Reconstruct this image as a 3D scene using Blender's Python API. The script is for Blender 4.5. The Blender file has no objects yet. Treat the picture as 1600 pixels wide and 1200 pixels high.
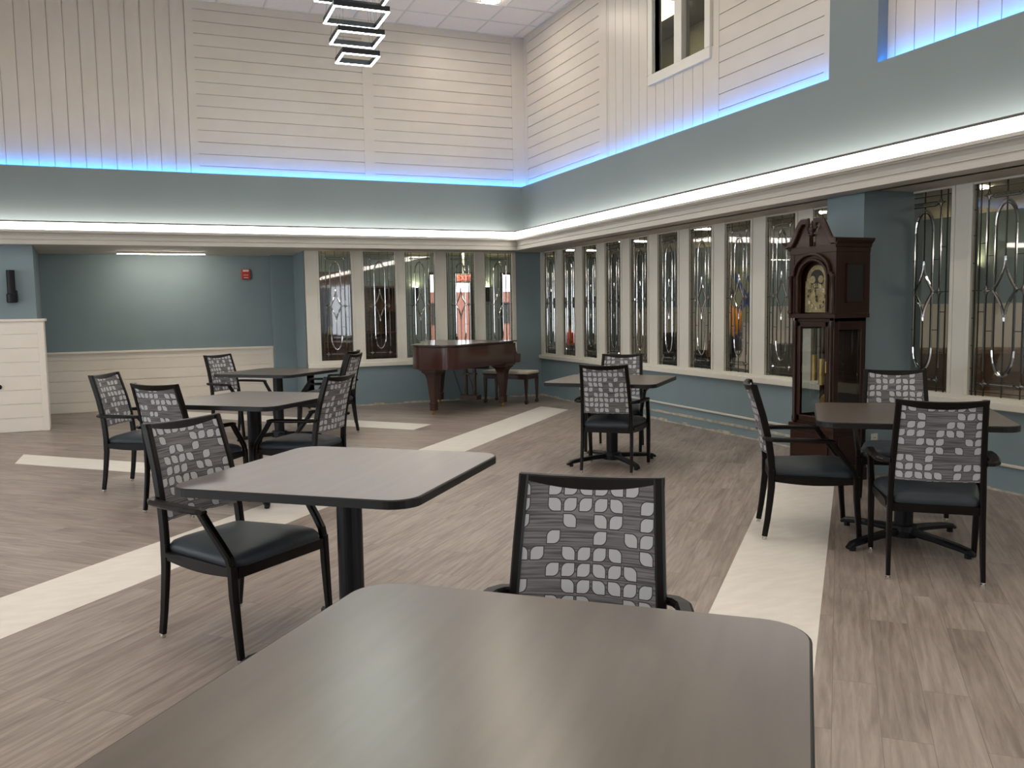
import bpy, bmesh, math, random
from mathutils import Vector, Matrix
PI = math.pi
rnd = random.Random(7)
sc = bpy.context.scene
COL = sc.collection

# ------------------------------------------------------------------ camera, world, exposure
cam_d = bpy.data.cameras.new('camera'); cam = bpy.data.objects.new('camera', cam_d); COL.objects.link(cam)
F_PX, YAW, PITCH, ROLL = 1330.0, .3923, .0878, .0159
cam_d.sensor_fit = 'HORIZONTAL'; cam_d.sensor_width = 36.0; cam_d.lens = F_PX*36/1600
cam_d.clip_start = .02; cam_d.clip_end = 200
fw = Vector((math.sin(YAW)*math.cos(PITCH), math.cos(YAW)*math.cos(PITCH), -math.sin(PITCH)))
rt0 = Vector((math.cos(YAW), -math.sin(YAW), 0)); dn0 = fw.cross(rt0)
rt = rt0*math.cos(ROLL)+dn0*math.sin(ROLL); dn = -rt0*math.sin(ROLL)+dn0*math.cos(ROLL)
m = Matrix((rt, -dn, -fw)).transposed().to_4x4(); m.translation = (0, 0, 1.4)
cam.matrix_world = m
sc.camera = cam
w = bpy.data.worlds.new('world'); sc.world = w; w.use_nodes = True
w.node_tree.nodes['Background'].inputs[0].default_value = (.84, .92, 1, 1)
w.node_tree.nodes['Background'].inputs[1].default_value = 1.6
vs = sc.view_settings
vs.view_transform = 'Standard'; vs.look = 'None'; vs.gamma = 1; vs.use_curve_mapping = False; vs.exposure = 2.0
sc.cycles.max_bounces = 7; sc.cycles.diffuse_bounces = 4; sc.cycles.glossy_bounces = 3
sc.cycles.transparent_max_bounces = 12; sc.cycles.sample_clamp_indirect = 4
sc.cycles.sample_clamp_direct = 30; sc.cycles.caustics_reflective = False; sc.cycles.caustics_refractive = False
COVE = 3.8       # cove diffuser strength
BLUE = 22.0       # blue led ribbon strength
CANS = 33.0      # ceiling can lights strength

# key planes (metres)
FY, FX = 11.87, 5.12          # fascia planes of the atrium (back, right)
RY, RX = 11.97, 5.22          # recessed board planes above the ledge
WX, WY = 5.70, 12.50          # window walls (right, back)
ZS, ZL, ZC = 2.29, 3.20, 5.40 # soffit, ledge, ceiling
XL, YF = -6.0, -3.5           # far sides of the atrium behind / left of the camera

# ------------------------------------------------------------------ materials
def new_mat(name):
    mt = bpy.data.materials.new(name); mt.use_nodes = True
    return mt, mt.node_tree.nodes, mt.node_tree.links
def pmat(name, col, rough=.5, metal=0, ior=1.5, coat=0, noise=0, nscale=8, stretch=(1, 1, 1), bump=0, spec=.5):
    mt, N, L = new_mat(name); b = N['Principled BSDF']
    b.inputs['Base Color'].default_value = (*col, 1); b.inputs['Roughness'].default_value = rough
    b.inputs['Metallic'].default_value = metal; b.inputs['IOR'].default_value = ior
    b.inputs['Coat Weight'].default_value = coat; b.inputs['Coat Roughness'].default_value = .1
    b.inputs['Specular IOR Level'].default_value = spec
    if noise or bump:
        tc = N.new('ShaderNodeTexCoord'); mp = N.new('ShaderNodeMapping'); nz = N.new('ShaderNodeTexNoise')
        mp.inputs['Scale'].default_value = stretch; nz.inputs['Scale'].default_value = nscale; nz.inputs['Detail'].default_value = 5
        L.new(tc.outputs['Object'], mp.inputs[0]); L.new(mp.outputs[0], nz.inputs['Vector'])
        if noise:
            rp = N.new('ShaderNodeValToRGB')
            rp.color_ramp.elements[0].position = .3; rp.color_ramp.elements[1].position = .7
            rp.color_ramp.elements[0].color = (*[c*(1-noise) for c in col], 1)
            rp.color_ramp.elements[1].color = (*[min(1, c*(1+noise)) for c in col], 1)
            L.new(nz.outputs['Fac'], rp.inputs[0]); L.new(rp.outputs[0], b.inputs['Base Color'])
        if bump:
            bp = N.new('ShaderNodeBump'); bp.inputs['Strength'].default_value = bump; bp.inputs['Distance'].default_value = .002
            L.new(nz.outputs['Fac'], bp.inputs['Height']); L.new(bp.outputs[0], b.inputs['Normal'])
    return mt
def emat(name, col, s):
    mt, N, L = new_mat(name); N.remove(N['Principled BSDF'])
    e = N.new('ShaderNodeEmission'); e.inputs[0].default_value = (*col, 1); e.inputs[1].default_value = s
    L.new(e.outputs[0], N['Material Output'].inputs[0]); return mt
M = {}
M['paint_blue'] = pmat('slate_blue_paint', (.215, .290, .325), .55, noise=.03, nscale=3)
M['paint_fascia'] = pmat('pale_slate_paint', (.200, .245, .262), .6, noise=.02, nscale=2)
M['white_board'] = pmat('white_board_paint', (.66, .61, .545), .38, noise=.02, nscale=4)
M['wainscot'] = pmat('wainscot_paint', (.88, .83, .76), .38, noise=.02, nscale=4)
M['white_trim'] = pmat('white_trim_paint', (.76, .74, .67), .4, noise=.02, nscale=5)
M['lip'] = pmat('aluminium_lip', (.10, .095, .09), .6, noise=.05)
M['crown'] = pmat('crown_trim_shaded', (.54, .52, .48), .45, noise=.02, nscale=5)  # darker than the white trim: the crown's shade is put into its colour
M['tile'] = pmat('ceiling_tile', (.90, .84, .75), .8, noise=.03, nscale=60, bump=.3)
M['soffit'] = pmat('soffit_paint', (.56, .53, .48), .6, noise=.02, nscale=3)
M['black_frame'] = pmat('espresso_chair_metal', (.004, .0027, .0024), .38, noise=.25, nscale=30, stretch=(1, 1, .2), spec=.22)
M['black_steel'] = pmat('black_powdercoat', (.005, .006, .009), .4, noise=.1, nscale=60, spec=.28)
M['vinyl'] = pmat('slate_vinyl', (.030, .042, .053), .5, spec=.4, noise=.08, nscale=12, bump=.15)
M['edge_black'] = pmat('black_edge_band', (.006, .006, .007), .45, spec=.35, noise=.1, nscale=40)
M['chrome'] = pmat('nickel_glide', (.6, .58, .53), .25, 1, noise=.05)
M['brass'] = pmat('brass', (.62, .44, .16), .45, .8, noise=.08, nscale=20)
M['dial'] = pmat('dial_brass', (.30, .255, .14), .5, .4, noise=.3, nscale=40)
M['mahogany'] = pmat('mahogany_lacquer', (.035, .008, .0045), .34, noise=.2, nscale=6, stretch=(8, 8, .6), coat=.3)
M['mahogany_piano'] = pmat('piano_mahogany', (.045, .0095, .0045), .28, noise=.12, nscale=5, stretch=(.8, .8, 9), coat=.6)
M['clock_wood'] = pmat('clock_cherry', (.026, .0075, .0032), .36, spec=.35, noise=.2, nscale=6, stretch=(8, 8, .6), coat=.1)
M['came'] = pmat('lead_came', (.085, .08, .075), .28, .9, noise=.2, nscale=40)
M['cushion'] = pmat('cream_cushion', (.62, .57, .50), .6, noise=.04, nscale=20)
M['ivory'] = pmat('ivory', (.75, .72, .64), .3, noise=.03)
M['red'] = pmat('alarm_red', (.50, .03, .02), .4, noise=.05)
M['plastic_white'] = pmat('white_plastic', (.70, .68, .63), .4, noise=.02)
M['cream_edge'] = pmat('raw_drywall_edge', (.48, .44, .37), .85, noise=.3, nscale=14)
M['dark'] = pmat('near_black', (.01, .01, .01), .5, noise=.1)
M['olive'] = pmat('olive_wall', (.14, .125, .08), .7, noise=.05, nscale=3)
M['brown'] = pmat('brown_wood', (.085, .040, .020), .4, noise=.3, nscale=5, stretch=(6, 6, .5))
M['brown_sofa'] = pmat('brown_upholstery', (.10, .06, .038), .7, noise=.1, nscale=15)
M['carpet'] = pmat('dark_carpet', (.055, .048, .045), .9, noise=.2, nscale=50)
M['charcoal'] = pmat('charcoal_upholstery', (.018, .019, .022), .7, noise=.2, nscale=20)
M['shirt_yellow'] = pmat('amber_shirt', (.72, .27, .015), .8, noise=.1, nscale=12)
M['shirt_orange'] = pmat('orange_shirt', (.70, .10, .02), .8, noise=.1, nscale=12)
M['skin'] = pmat('skin', (.42, .24, .16), .6, noise=.05)
M['hair'] = pmat('dark_hair', (.02, .014, .01), .6, noise=.3, nscale=40)
M['trousers'] = pmat('dark_trousers', (.02, .025, .05), .8, noise=.1)
M['blue_art'] = pmat('blue_art', (.03, .10, .42), .6, noise=.2, nscale=10)
M['art_ground'] = pmat('art_ground', (.42, .42, .28), .7, noise=.05)
M['brick'] = pmat('outside_brick', (.30, .12, .09), .9, noise=.2, nscale=20)
M['grass'] = pmat('outside_lawn', (.10, .16, .05), .9, noise=.3, nscale=10)
M['paper'] = pmat('white_paper', (.75, .74, .72), .6, noise=.02)
M['cove'] = emat('cove_diffuser', (1, .90, .80), COVE)
M['blue_led'] = emat('blue_led', (.0, .25, 1.0), BLUE)
M['cool'] = emat('cool_led', (.90, 1.0, .94), 6)
M['can'] = emat('can_lens', (1, .90, .76), CANS)
M['linear'] = emat('linear_lens', (1, .88, .72), 13.5)
M['room_lamp'] = emat('neighbour_lamp', (1, .88, .68), 11)
M['sconce_glow'] = emat('sconce_glow', (1, .80, .42), 45)
M['exit_red'] = emat('exit_red', (1, .07, .04), 2.5)
M['panel_light'] = emat('upper_room_panel', (1, .94, .60), 3.0)

class NB:   # tiny helper for node maths
    def __init__(s, N, L): s.N, s.L = N, L
    def m(s, op, a, b=None, c=None):
        n = s.N.new('ShaderNodeMath'); n.operation = op
        for i, v in enumerate((a, b, c)):
            if v is None: continue
            if isinstance(v, (int, float)): n.inputs[i].default_value = v
            else: s.L.new(v, n.inputs[i])
        return n.outputs[0]
def glass_mat():
    mt, N, L = new_mat('clear_pane'); N.remove(N['Principled BSDF'])
    t = N.new('ShaderNodeBsdfTransparent'); t.inputs[0].default_value = (.86, .87, .86, 1)
    g = N.new('ShaderNodeBsdfGlossy'); g.inputs['Roughness'].default_value = .02
    q = NB(N, L); ge = N.new('ShaderNodeNewGeometry'); vd = N.new('ShaderNodeVectorMath'); vd.operation = 'DOT_PRODUCT'
    L.new(ge.outputs['Normal'], vd.inputs[0]); L.new(ge.outputs['Incoming'], vd.inputs[1])
    f = q.m('ADD', q.m('MULTIPLY', q.m('POWER', q.m('SUBTRACT', 1, q.m('ABSOLUTE', vd.outputs['Value'])), 5), .9), .055)
    mx = N.new('ShaderNodeMixShader'); L.new(f, mx.inputs[0]); L.new(t.outputs[0], mx.inputs[1]); L.new(g.outputs[0], mx.inputs[2])
    L.new(mx.outputs[0], N['Material Output'].inputs[0]); return mt
M['glass'] = glass_mat()
def jewel_mat():
    mt, N, L = new_mat('cut_glass'); N.remove(N['Principled BSDF'])
    t = N.new('ShaderNodeBsdfTransparent'); t.inputs[0].default_value = (.75, .77, .78, 1)
    g = N.new('ShaderNodeBsdfGlossy'); g.inputs['Roughness'].default_value = .08
    mx = N.new('ShaderNodeMixShader'); mx.inputs[0].default_value = .55
    L.new(t.outputs[0], mx.inputs[1]); L.new(g.outputs[0], mx.inputs[2])
    L.new(mx.outputs[0], N['Material Output'].inputs[0]); return mt
M['jewel'] = jewel_mat()

def plank_mat(name, ang, tones):
    mt, N, L = new_mat(name); b = N['Principled BSDF']
    tc = N.new('ShaderNodeTexCoord'); mp = N.new('ShaderNodeMapping'); mp.inputs['Rotation'].default_value = (0, 0, -ang)
    L.new(tc.outputs['Object'], mp.inputs[0])
    br = N.new('ShaderNodeTexBrick'); br.offset = .37
    for k, v in dict(Scale=1.0, **{'Brick Width': 1.1, 'Row Height': .152, 'Mortar Size': .0012, 'Mortar Smooth': .2, 'Bias': 0}).items(): br.inputs[k].default_value = v
    br.inputs['Color1'].default_value = (.0, .0, .0, 1); br.inputs['Color2'].default_value = (1, 1, 1, 1); br.inputs['Mortar'].default_value = (.3, .3, .3, 1)
    L.new(mp.outputs[0], br.inputs['Vector'])
    # grain: stretched noise, shifted per plank
    ad = N.new('ShaderNodeVectorMath'); ad.operation = 'MULTIPLY_ADD'
    ad.inputs[1].default_value = (3.1, 1.7, 9.0); L.new(br.outputs['Color'], ad.inputs[0]); L.new(mp.outputs[0], ad.inputs[2])
    def noise(scale, st, det, dist=0):
        m2 = N.new('ShaderNodeMapping'); m2.inputs['Scale'].default_value = st; L.new(ad.outputs[0], m2.inputs[0])
        n = N.new('ShaderNodeTexNoise'); n.inputs['Scale'].default_value = scale; n.inputs['Detail'].default_value = det; n.inputs['Distortion'].default_value = dist
        L.new(m2.outputs[0], n.inputs['Vector']); return n.outputs['Fac']
    g1 = noise(9, (.35, 4.5, 1), 8, .6); g2 = noise(2.2, (.6, 2.2, 1), 4, .3); g3 = noise(40, (.4, 6, 1), 3)
    q = NB(N, L)
    v = q.m('ADD', q.m('ADD', q.m('MULTIPLY', g1, .50), q.m('MULTIPLY', g2, .30)), q.m('MULTIPLY', g3, .12))
    v = q.m('ADD', v, q.m('MULTIPLY', br.outputs['Color'], .07))
    rp = N.new('ShaderNodeValToRGB'); L.new(v, rp.inputs[0])
    e = rp.color_ramp.elements; e[0].position = .36; e[0].color = (*tones[0], 1); e[1].position = .66; e[1].color = (*tones[2], 1)
    k = e.new(.50); k.color = (*tones[1], 1)
    mix = N.new('ShaderNodeMixRGB'); mix.blend_type = 'MULTIPLY'; mix.inputs[2].default_value = (.62, .60, .58, 1)
    L.new(br.outputs['Fac'], mix.inputs[0]); L.new(rp.outputs[0], mix.inputs[1]); L.new(mix.outputs[0], b.inputs['Base Color'])
    b.inputs['Roughness'].default_value = .42
    bp = N.new('ShaderNodeBump'); bp.inputs['Strength'].default_value = .12; bp.inputs['Distance'].default_value = .002
    L.new(g1, bp.inputs['Height']); L.new(bp.outputs[0], b.inputs['Normal'])
    return mt
TN = ((.212, .170, .148), (.322, .270, .240), (.440, .385, .352))
M['plank_a'] = plank_mat('plank_floor_northeast', math.radians(46.5), TN)
M['plank_b'] = plank_mat('plank_floor_northwest', math.radians(-44), TN)
M['strip'] = pmat('white_stone_strip', (.84, .81, .76), .40, noise=.05, nscale=6, stretch=(1, 3, 1))

def laminate():
    mt, N, L = new_mat('walnut_laminate'); b = N['Principled BSDF']
    tc = N.new('ShaderNodeTexCoord'); mp = N.new('ShaderNodeMapping'); mp.inputs['Scale'].default_value = (1, 9, 1); mp.inputs['Rotation'].default_value = (0, 0, .78)
    n = N.new('ShaderNodeTexNoise'); n.inputs['Scale'].default_value = 2.2; n.inputs['Detail'].default_value = 5
    L.new(tc.outputs['Object'], mp.inputs[0]); L.new(mp.outputs[0], n.inputs['Vector'])
    rp = N.new('ShaderNodeValToRGB'); L.new(n.outputs['Fac'], rp.inputs[0])
    rp.color_ramp.elements[0].position = .35; rp.color_ramp.elements[0].color = (.088, .070, .057, 1)
    rp.color_ramp.elements[1].position = .68; rp.color_ramp.elements[1].color = (.122, .099, .084, 1)
    L.new(rp.outputs[0], b.inputs['Base Color'])
    b.inputs['Roughness'].default_value = .276
    b.inputs['IOR'].default_value = 2.1
    return mt
M['laminate'] = laminate()

def leaf_fabric():
    mt, N, L = new_mat('leaf_weave_fabric'); b = N['Principled BSDF']; q = NB(N, L)
    uv = N.new('ShaderNodeUVMap'); uv.uv_map = 'UVMap'
    oi = N.new('ShaderNodeObjectInfo')
    sp = N.new('ShaderNodeSeparateXYZ'); L.new(uv.outputs[0], sp.inputs[0])
    CW, CH = .0435, .0435
    X = q.m('DIVIDE', sp.outputs[0], CW); Y = q.m('DIVIDE', sp.outputs[1], CH)
    X = q.m('ADD', X, q.m('MULTIPLY', oi.outputs['Random'], 3.0))
    cx, cy = q.m('FLOOR', X), q.m('FLOOR', Y)
    x = q.m('SUBTRACT', q.m('FRACT', X), .5); y = q.m('SUBTRACT', q.m('FRACT', Y), .5)
    cb = N.new('ShaderNodeCombineXYZ'); L.new(cx, cb.inputs[0]); L.new(cy, cb.inputs[1]); L.new(q.m('MULTIPLY', oi.outputs['Random'], 50), cb.inputs[2])
    wn = N.new('ShaderNodeTexWhiteNoise'); L.new(cb.outputs[0], wn.inputs['Vector'])
    ss = N.new('ShaderNodeSeparateColor'); L.new(wn.outputs['Color'], ss.inputs[0])
    present = q.m('LESS_THAN', ss.outputs[0], .70)
    sgn = q.m('SUBTRACT', q.m('MULTIPLY', q.m('LESS_THAN', ss.outputs[1], .5), 2), 1)
    ax, ay = q.m('ABSOLUTE', x), q.m('ABSOLUTE', y)
    def corner(R, half):
        px = q.m('MAXIMUM', q.m('SUBTRACT', ax, half-R), 0); py = q.m('MAXIMUM', q.m('SUBTRACT', ay, half-R), 0)
        ln = q.m('SQRT', q.m('ADD', q.m('MULTIPLY', px, px), q.m('MULTIPLY', py, py)))
        return q.m('SUBTRACT', ln, R)
    H = .43
    rd, sh = corner(.42, H), corner(.05, H)
    neg = q.m('LESS_THAN', q.m('MULTIPLY', q.m('MULTIPLY', x, y), sgn), 0)
    sd = q.m('ADD', q.m('MULTIPLY', neg, rd), q.m('MULTIPLY', q.m('SUBTRACT', 1, neg), sh))
    leaf = q.m('MULTIPLY', q.m('LESS_THAN', sd, -.035), present)
    outl = q.m('MULTIPLY', q.m('MULTIPLY', q.m('GREATER_THAN', sd, -.035), q.m('LESS_THAN', sd, .03)), present)
    # ground: fine horizontal bands
    mp = N.new('ShaderNodeMapping'); mp.inputs['Scale'].default_value = (3, 110, 1); L.new(uv.outputs[0], mp.inputs[0])
    nz = N.new('ShaderNodeTexNoise'); nz.inputs['Scale'].default_value = 1.6; nz.inputs['Detail'].default_value = 2; L.new(mp.outputs[0], nz.inputs['Vector'])
    rp = N.new('ShaderNodeValToRGB'); L.new(nz.outputs['Fac'], rp.inputs[0])
    rp.color_ramp.elements[0].position = .36; rp.color_ramp.elements[0].color = (.062, .060, .068, 1)
    rp.color_ramp.elements[1].position = .62; rp.color_ramp.elements[1].color = (.205, .200, .208, 1)
    m1 = N.new('ShaderNodeMixRGB'); L.new(outl, m1.inputs[0]); L.new(rp.outputs[0], m1.inputs[1]); m1.inputs[2].default_value = (.040, .038, .048, 1)
    m2 = N.new('ShaderNodeMixRGB'); L.new(leaf, m2.inputs[0]); L.new(m1.outputs[0], m2.inputs[1]); m2.inputs[2].default_value = (.47, .485, .515, 1)
    L.new(m2.outputs[0], b.inputs['Base Color']); b.inputs['Roughness'].default_value = .75
    return mt
M['leaf'] = leaf_fabric()

# ------------------------------------------------------------------ mesh helpers
def bx(bm, x0, x1, y0, y1, z0, z1, mi=0, mat=None):
    vs_ = [bm.verts.new(((x0, x1)[i & 1], (y0, y1)[(i >> 1) & 1], (z0, z1)[(i >> 2) & 1])) for i in range(8)]
    if mat: bmesh.ops.transform(bm, matrix=mat, verts=vs_)
    fs = []
    for f in ((0, 2, 3, 1), (4, 5, 7, 6), (0, 1, 5, 4), (2, 6, 7, 3), (0, 4, 6, 2), (1, 3, 7, 5)):
        fc = bm.faces.new([vs_[i] for i in f]); fc.material_index = mi; fs.append(fc)
    return vs_, fs
def prism(bm, pts, z0, z1, mi=0, mat=None):     # vertical prism from a plan outline
    a = [bm.verts.new((x, y, z0)) for x, y in pts]; b = [bm.verts.new((x, y, z1)) for x, y in pts]
    n = len(pts); fs = [bm.faces.new(a[::-1]), bm.faces.new(b)]
    for i in range(n): fs.append(bm.faces.new((a[i], a[(i+1) % n], b[(i+1) % n], b[i])))
    for f in fs: f.material_index = mi
    if mat: bmesh.ops.transform(bm, matrix=mat, verts=a+b)
    return a+b
def sweep(bm, path, sect, closed=False, up=Vector((0, 0, 1)), scales=None, caps=True):
    """sweep a 2-D section (side, up) along a 3-D path"""
    P = [Vector(p) for p in path]; n = len(P); rings = []
    for i, p in enumerate(P):
        if closed: a, b = P[i-1], P[(i+1) % n]
        else: a, b = P[max(i-1, 0)], P[min(i+1, n-1)]
        d1 = (p-a).normalized() if (p-a).length > 1e-9 else (b-p).normalized()
        d2 = (b-p).normalized() if (b-p).length > 1e-9 else d1
        t = (d1+d2).normalized()
        side = t.cross(up)
        if side.length < 1e-4: side = t.cross(Vector((0, 1, 0)))
        side.normalize(); u = side.cross(t).normalized()
        k = 1/max(.45, math.sqrt(max(0, (1+d1.dot(d2))/2)))
        s = scales[i] if scales else 1
        rings.append([bm.verts.new(p+side*(x*s*k)+u*(y*s)) for x, y in sect])
    m_ = len(sect)
    for i in range(n if closed else n-1):
        A, B = rings[i], rings[(i+1) % n]
        for j in range(m_): bm.faces.new((A[j], A[(j+1) % m_], B[(j+1) % m_], B[j]))
    if caps and not closed:
        bm.faces.new(rings[0]); bm.faces.new(rings[-1][::-1])
def circ(r, n=10, ry=None): return [(r*math.cos(2*PI*i/n), (ry or r)*math.sin(2*PI*i/n)) for i in range(n)]
def rect(w_, h_, c=.25):
    c = min(w_, h_)*c; a, b = w_/2, h_/2
    return [(-a, -b+c), (-a+c, -b), (a-c, -b), (a, -b+c), (a, b-c), (a-c, b), (-a+c, b), (-a, b-c)]
def lathe(bm, prof, n=20, mat=None, mi=0):
    rings = []; allv = []
    for r, z in prof:
        R = [bm.verts.new((r*math.cos(2*PI*i/n), r*math.sin(2*PI*i/n), z)) for i in range(n)] if r > 1e-6 else [bm.verts.new((0, 0, z))]
        rings.append(R); allv += R
    for A, B in zip(rings, rings[1:]):
        for i in range(n):
            j = (i+1) % n
            q = ([A[0]] if len(A) == 1 else [A[i], A[j]]) + ([B[0]] if len(B) == 1 else [B[j], B[i]])
            f = bm.faces.new(q); f.material_index = mi
    if mat: bmesh.ops.transform(bm, matrix=mat, verts=allv)
def cyl(bm, r, z0, z1, n=16, mat=None, mi=0): lathe(bm, [(0, z0), (r, z0), (r, z1), (0, z1)], n, mat, mi)
def T(x=0, y=0, z=0): return Matrix.Translation((x, y, z))
def Rz(a): return Matrix.Rotation(a, 4, 'Z')
def Rx(a): return Matrix.Rotation(a, 4, 'X')
def Ry(a): return Matrix.Rotation(a, 4, 'Y')
def obj(name, bm, mats, parent=None, smooth=False, bevel=0, sub=0, kind=None, label=None, segs=2):
    bmesh.ops.recalc_face_normals(bm, faces=bm.faces)
    me = bpy.data.meshes.new(name); bm.to_mesh(me); bm.free()
    for mt in (mats if isinstance(mats, (list, tuple)) else [mats]): me.materials.append(M[mt])
    o = bpy.data.objects.new(name, me); COL.objects.link(o)
    if smooth:
        for p in me.polygons: p.use_smooth = True
    if bevel:
        md = o.modifiers.new('b', 'BEVEL'); md.width = bevel; md.segments = segs; md.limit_method = 'ANGLE'; md.angle_limit = .6
    if sub:
        md = o.modifiers.new('s', 'SUBSURF'); md.levels = sub; md.render_levels = sub
    if parent: o.parent = parent
    if kind: o['kind'] = kind
    if label: o['label'] = label
    return o
def smooth_by_angle(o, ang=.7):
    for p in o.data.polygons: p.use_smooth = True
    try: o.data.set_sharp_from_angle(angle=ang)
    except Exception: pass
    return o
def struct(name, bm, mats, **k): return obj(name, bm, mats, kind='structure', **k)
def tag(o, label, cat, group=None):
    o['label'] = label; o['category'] = cat
    if group: o['group'] = group
    return o
def thing(name, label, cat, loc=(0, 0, 0), rz=0, group=None):
    o = bpy.data.objects.new(name, None); COL.objects.link(o); o.location = loc; o.rotation_euler = (0, 0, rz)
    o.empty_display_size = .1
    return tag(o, label, cat, group)
def copy_tree(o, parent=None):
    c = o.copy(); COL.objects.link(c)
    if parent: c.parent = parent
    for ch in list(o.children): copy_tree(ch, c)
    return c
def B(): return bmesh.new()
def text_mesh(name, cu, mt):
    cu.materials.append(mt); tmp = bpy.data.objects.new(name, cu)
    me = bpy.data.meshes.new_from_object(tmp); bpy.data.objects.remove(tmp); bpy.data.curves.remove(cu)
    me.name = name; o = bpy.data.objects.new(name, me); COL.objects.link(o); return o

# ------------------------------------------------------------------ floor
bm = B()
def poly(bm, pts, z, mi):
    f = bm.faces.new([bm.verts.new((x, y, z)) for x, y in pts]); f.material_index = mi
    if f.normal.z < 0: f.normal_flip()
def fquad(x0, x1, y0, y1, z, mi): poly(bm, [(x0, y0), (x1, y0), (x1, y1), (x0, y1)], z, mi)
fquad(-9, WX+.05, -7, 14.2, 0, 0)
# S2 centre line runs from (-.75,4.53) at 47 deg
def s2(t): return (-.79+t*.682, 4.82+t*.7314)
d2 = (.682, .7314); n2 = (.7314, -.682)
A0 = (-.79-9*d2[0], 4.82-9*d2[1]); A1 = (-.79+10*d2[0], 4.82+10*d2[1])
poly(bm, [A0, A1, (A1[0], 14.2), (-9, 14.2), (-9, A0[1])], .0006, 1)
def strip(p0, p1, w_, c0=0, c1=0):   # left edge p0->p1, width to the right, cut offsets at the ends
    d = Vector((p1[0]-p0[0], p1[1]-p0[1])).normalized(); n = Vector((d.y, -d.x))
    a, b = Vector(p0), Vector(p1)
    poly(bm, [a, a+n*w_+d*c0, b+n*w_+d*c1, b], .0012, 2)
strip((-.79-8*.682, 4.82-8*.7314), (5.03, 11.08), .50, 0, -.30)                       # past the piano
strip((2.29-3.6*.70, 3.18-3.6*.714), (4.55, 5.50), .475, 0, .05)                      # under the right-hand table
strip((-1.33, 9.86), (1.25, 7.35), .42, .41, 0)                                      # left, in front of the column
strip((.35, 13.05), (3.06, 10.0), .50, 0, .05)                                        # in front of the piano
struct('floor', bm, ['plank_a', 'plank_b', 'strip'])

# ------------------------------------------------------------------ lower walls
def wallbox(name, x0, x1, y0, y1, z0, z1, mt='paint_blue', **k):
    b = B(); bx(b, x0, x1, y0, y1, z0, z1); return struct(name, b, mt, **k)
def punched(name, along, a0, a1, z0, z1, d0, d1, holes, mt, **k):
    """wall with rectangular holes; along = 'x' or 'y'; holes = (a,b,z0,z1)"""
    b = B(); es = sorted({a0, a1, *[h[0] for h in holes], *[h[1] for h in holes]})
    for p, q in zip(es, es[1:]):
        mid = (p+q)/2; hs = [h for h in holes if h[0] <= mid <= h[1]]
        zs = [z0]
        for h in sorted(hs, key=lambda h: h[2]): zs += [h[2], h[3]]
        zs.append(z1)
        for i in range(0, len(zs), 2):
            if zs[i+1]-zs[i] > 1e-4:
                if along == 'x': bx(b, p, q, d0, d1, zs[i], zs[i+1])
                else: bx(b, d0, d1, p, q, zs[i], zs[i+1])
    return struct(name, b, mt, **k)
ZG0, ZG1 = .69, 2.275
east = [(12.14-.669*k-.215, 12.14-.669*k+.215) for k in range(10)]
near = [(4.83, 5.36), (4.115, 4.645)]
north = [(2.18, 2.65), (2.83, 3.31), (3.46, 3.925), (4.108, 4.57), (4.738, 5.195)]
# paint below the glass, white frame band around it
wallbox('wall_right', WX, WX+.14, -6.8, WY+.14, 0, .60)
punched('trim_1', 'y', 5.60, 12.49, .60, ZS, WX-.012, WX+.05, [(a, b, ZG0, ZG1) for a, b in east], 'white_trim')
punched('trim_2', 'y', -2.0, 5.41, .60, ZS, WX-.012, WX+.05, [(a, b, ZG0, ZG1) for a, b in near], 'white_trim')
wallbox('wall_back', 1.98, WX, WY, WY+.14, 0, .60)
punched('trim_3', 'x', 1.98, 5.26, .60, ZS, WY-.012, WY+.05, [(a, b, ZG0, ZG1) for a, b in north], 'white_trim')
b = B(); bx(b, 5.26, WX, WY-.005, WY+.14, .60, ZS+.3); struct('wall_back_corner', b, 'paint_blue')
# slim raised casings beside each pane, and the sills
def casings(name, spans, along, d):
    b = B()
    for a, c in spans:
        for e0, e1 in ((a-.03, a), (c, c+.03)):
            if along == 'y': bx(b, d-.012, d, e0, e1, ZG0, ZS)
            else: bx(b, e0, e1, d-.012, d, ZG0, ZS)
    return struct(name, b, 'white_trim', bevel=.004)
casings('trim_4', east+near, 'y', WX-.012); casings('trim_5', north, 'x', WY-.012)
def sill(name, pts):
    b = B(); bx(b, *pts); return struct(name, b, 'white_trim', bevel=.006)
sill('trim_6', (WX-.06, WX, 5.60, 12.49, .605, .66)); sill('trim_7', (WX-.06, WX, -2, 5.2, .605, .66)); sill('trim_8', (1.98, 5.26, WY-.06, WY, .585, .645))
# alcove at the back left
AY = 13.75
wallbox('wall_alcove_back', -1.7, 1.66, AY, AY+.1, 0, 2.5)
wallbox('wall_alcove_side', 1.65, 2.0, 13.58, AY+.1, 0, 2.5)
wallbox('wall_alcove_return', 1.98, 2.06, WY, 13.58, 0, 2.5)
b = B(); prism(b, [(-8, FY-.02), (-1.36, FY-.02), (-1.515, AY), (-8, AY)], 0, ZS); struct('wall_column', b, 'paint_blue')
wallbox('ceiling_alcove', -8, 2.2, FY+.02, AY+.1, ZS-.01, ZS+.05, 'soffit')
def shiplap(name, x0, x1, z0, z1, y, step=.155, cap=True, stile=.07, left=False):
    b = B(); bx(b, x0, x1, y-.008, y-.001, z0, z1)
    z = z0+.004; top = z1-(.03 if cap else 0)
    while z < top-.02:
        bx(b, x0+(stile if left else 0), x1-stile, y-.02, y-.008, z, min(z+step-.011, top)); z += step
    bx(b, x1-stile, x1, y-.024, y-.008, z0, top)
    if left: bx(b, x0, x0+stile, y-.024, y-.008, z0, top)
    if cap: bx(b, x0-.01, x1+.012, y-.045, y, top, z1)
    return struct(name, b, 'wainscot', bevel=.002, segs=1)
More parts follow.
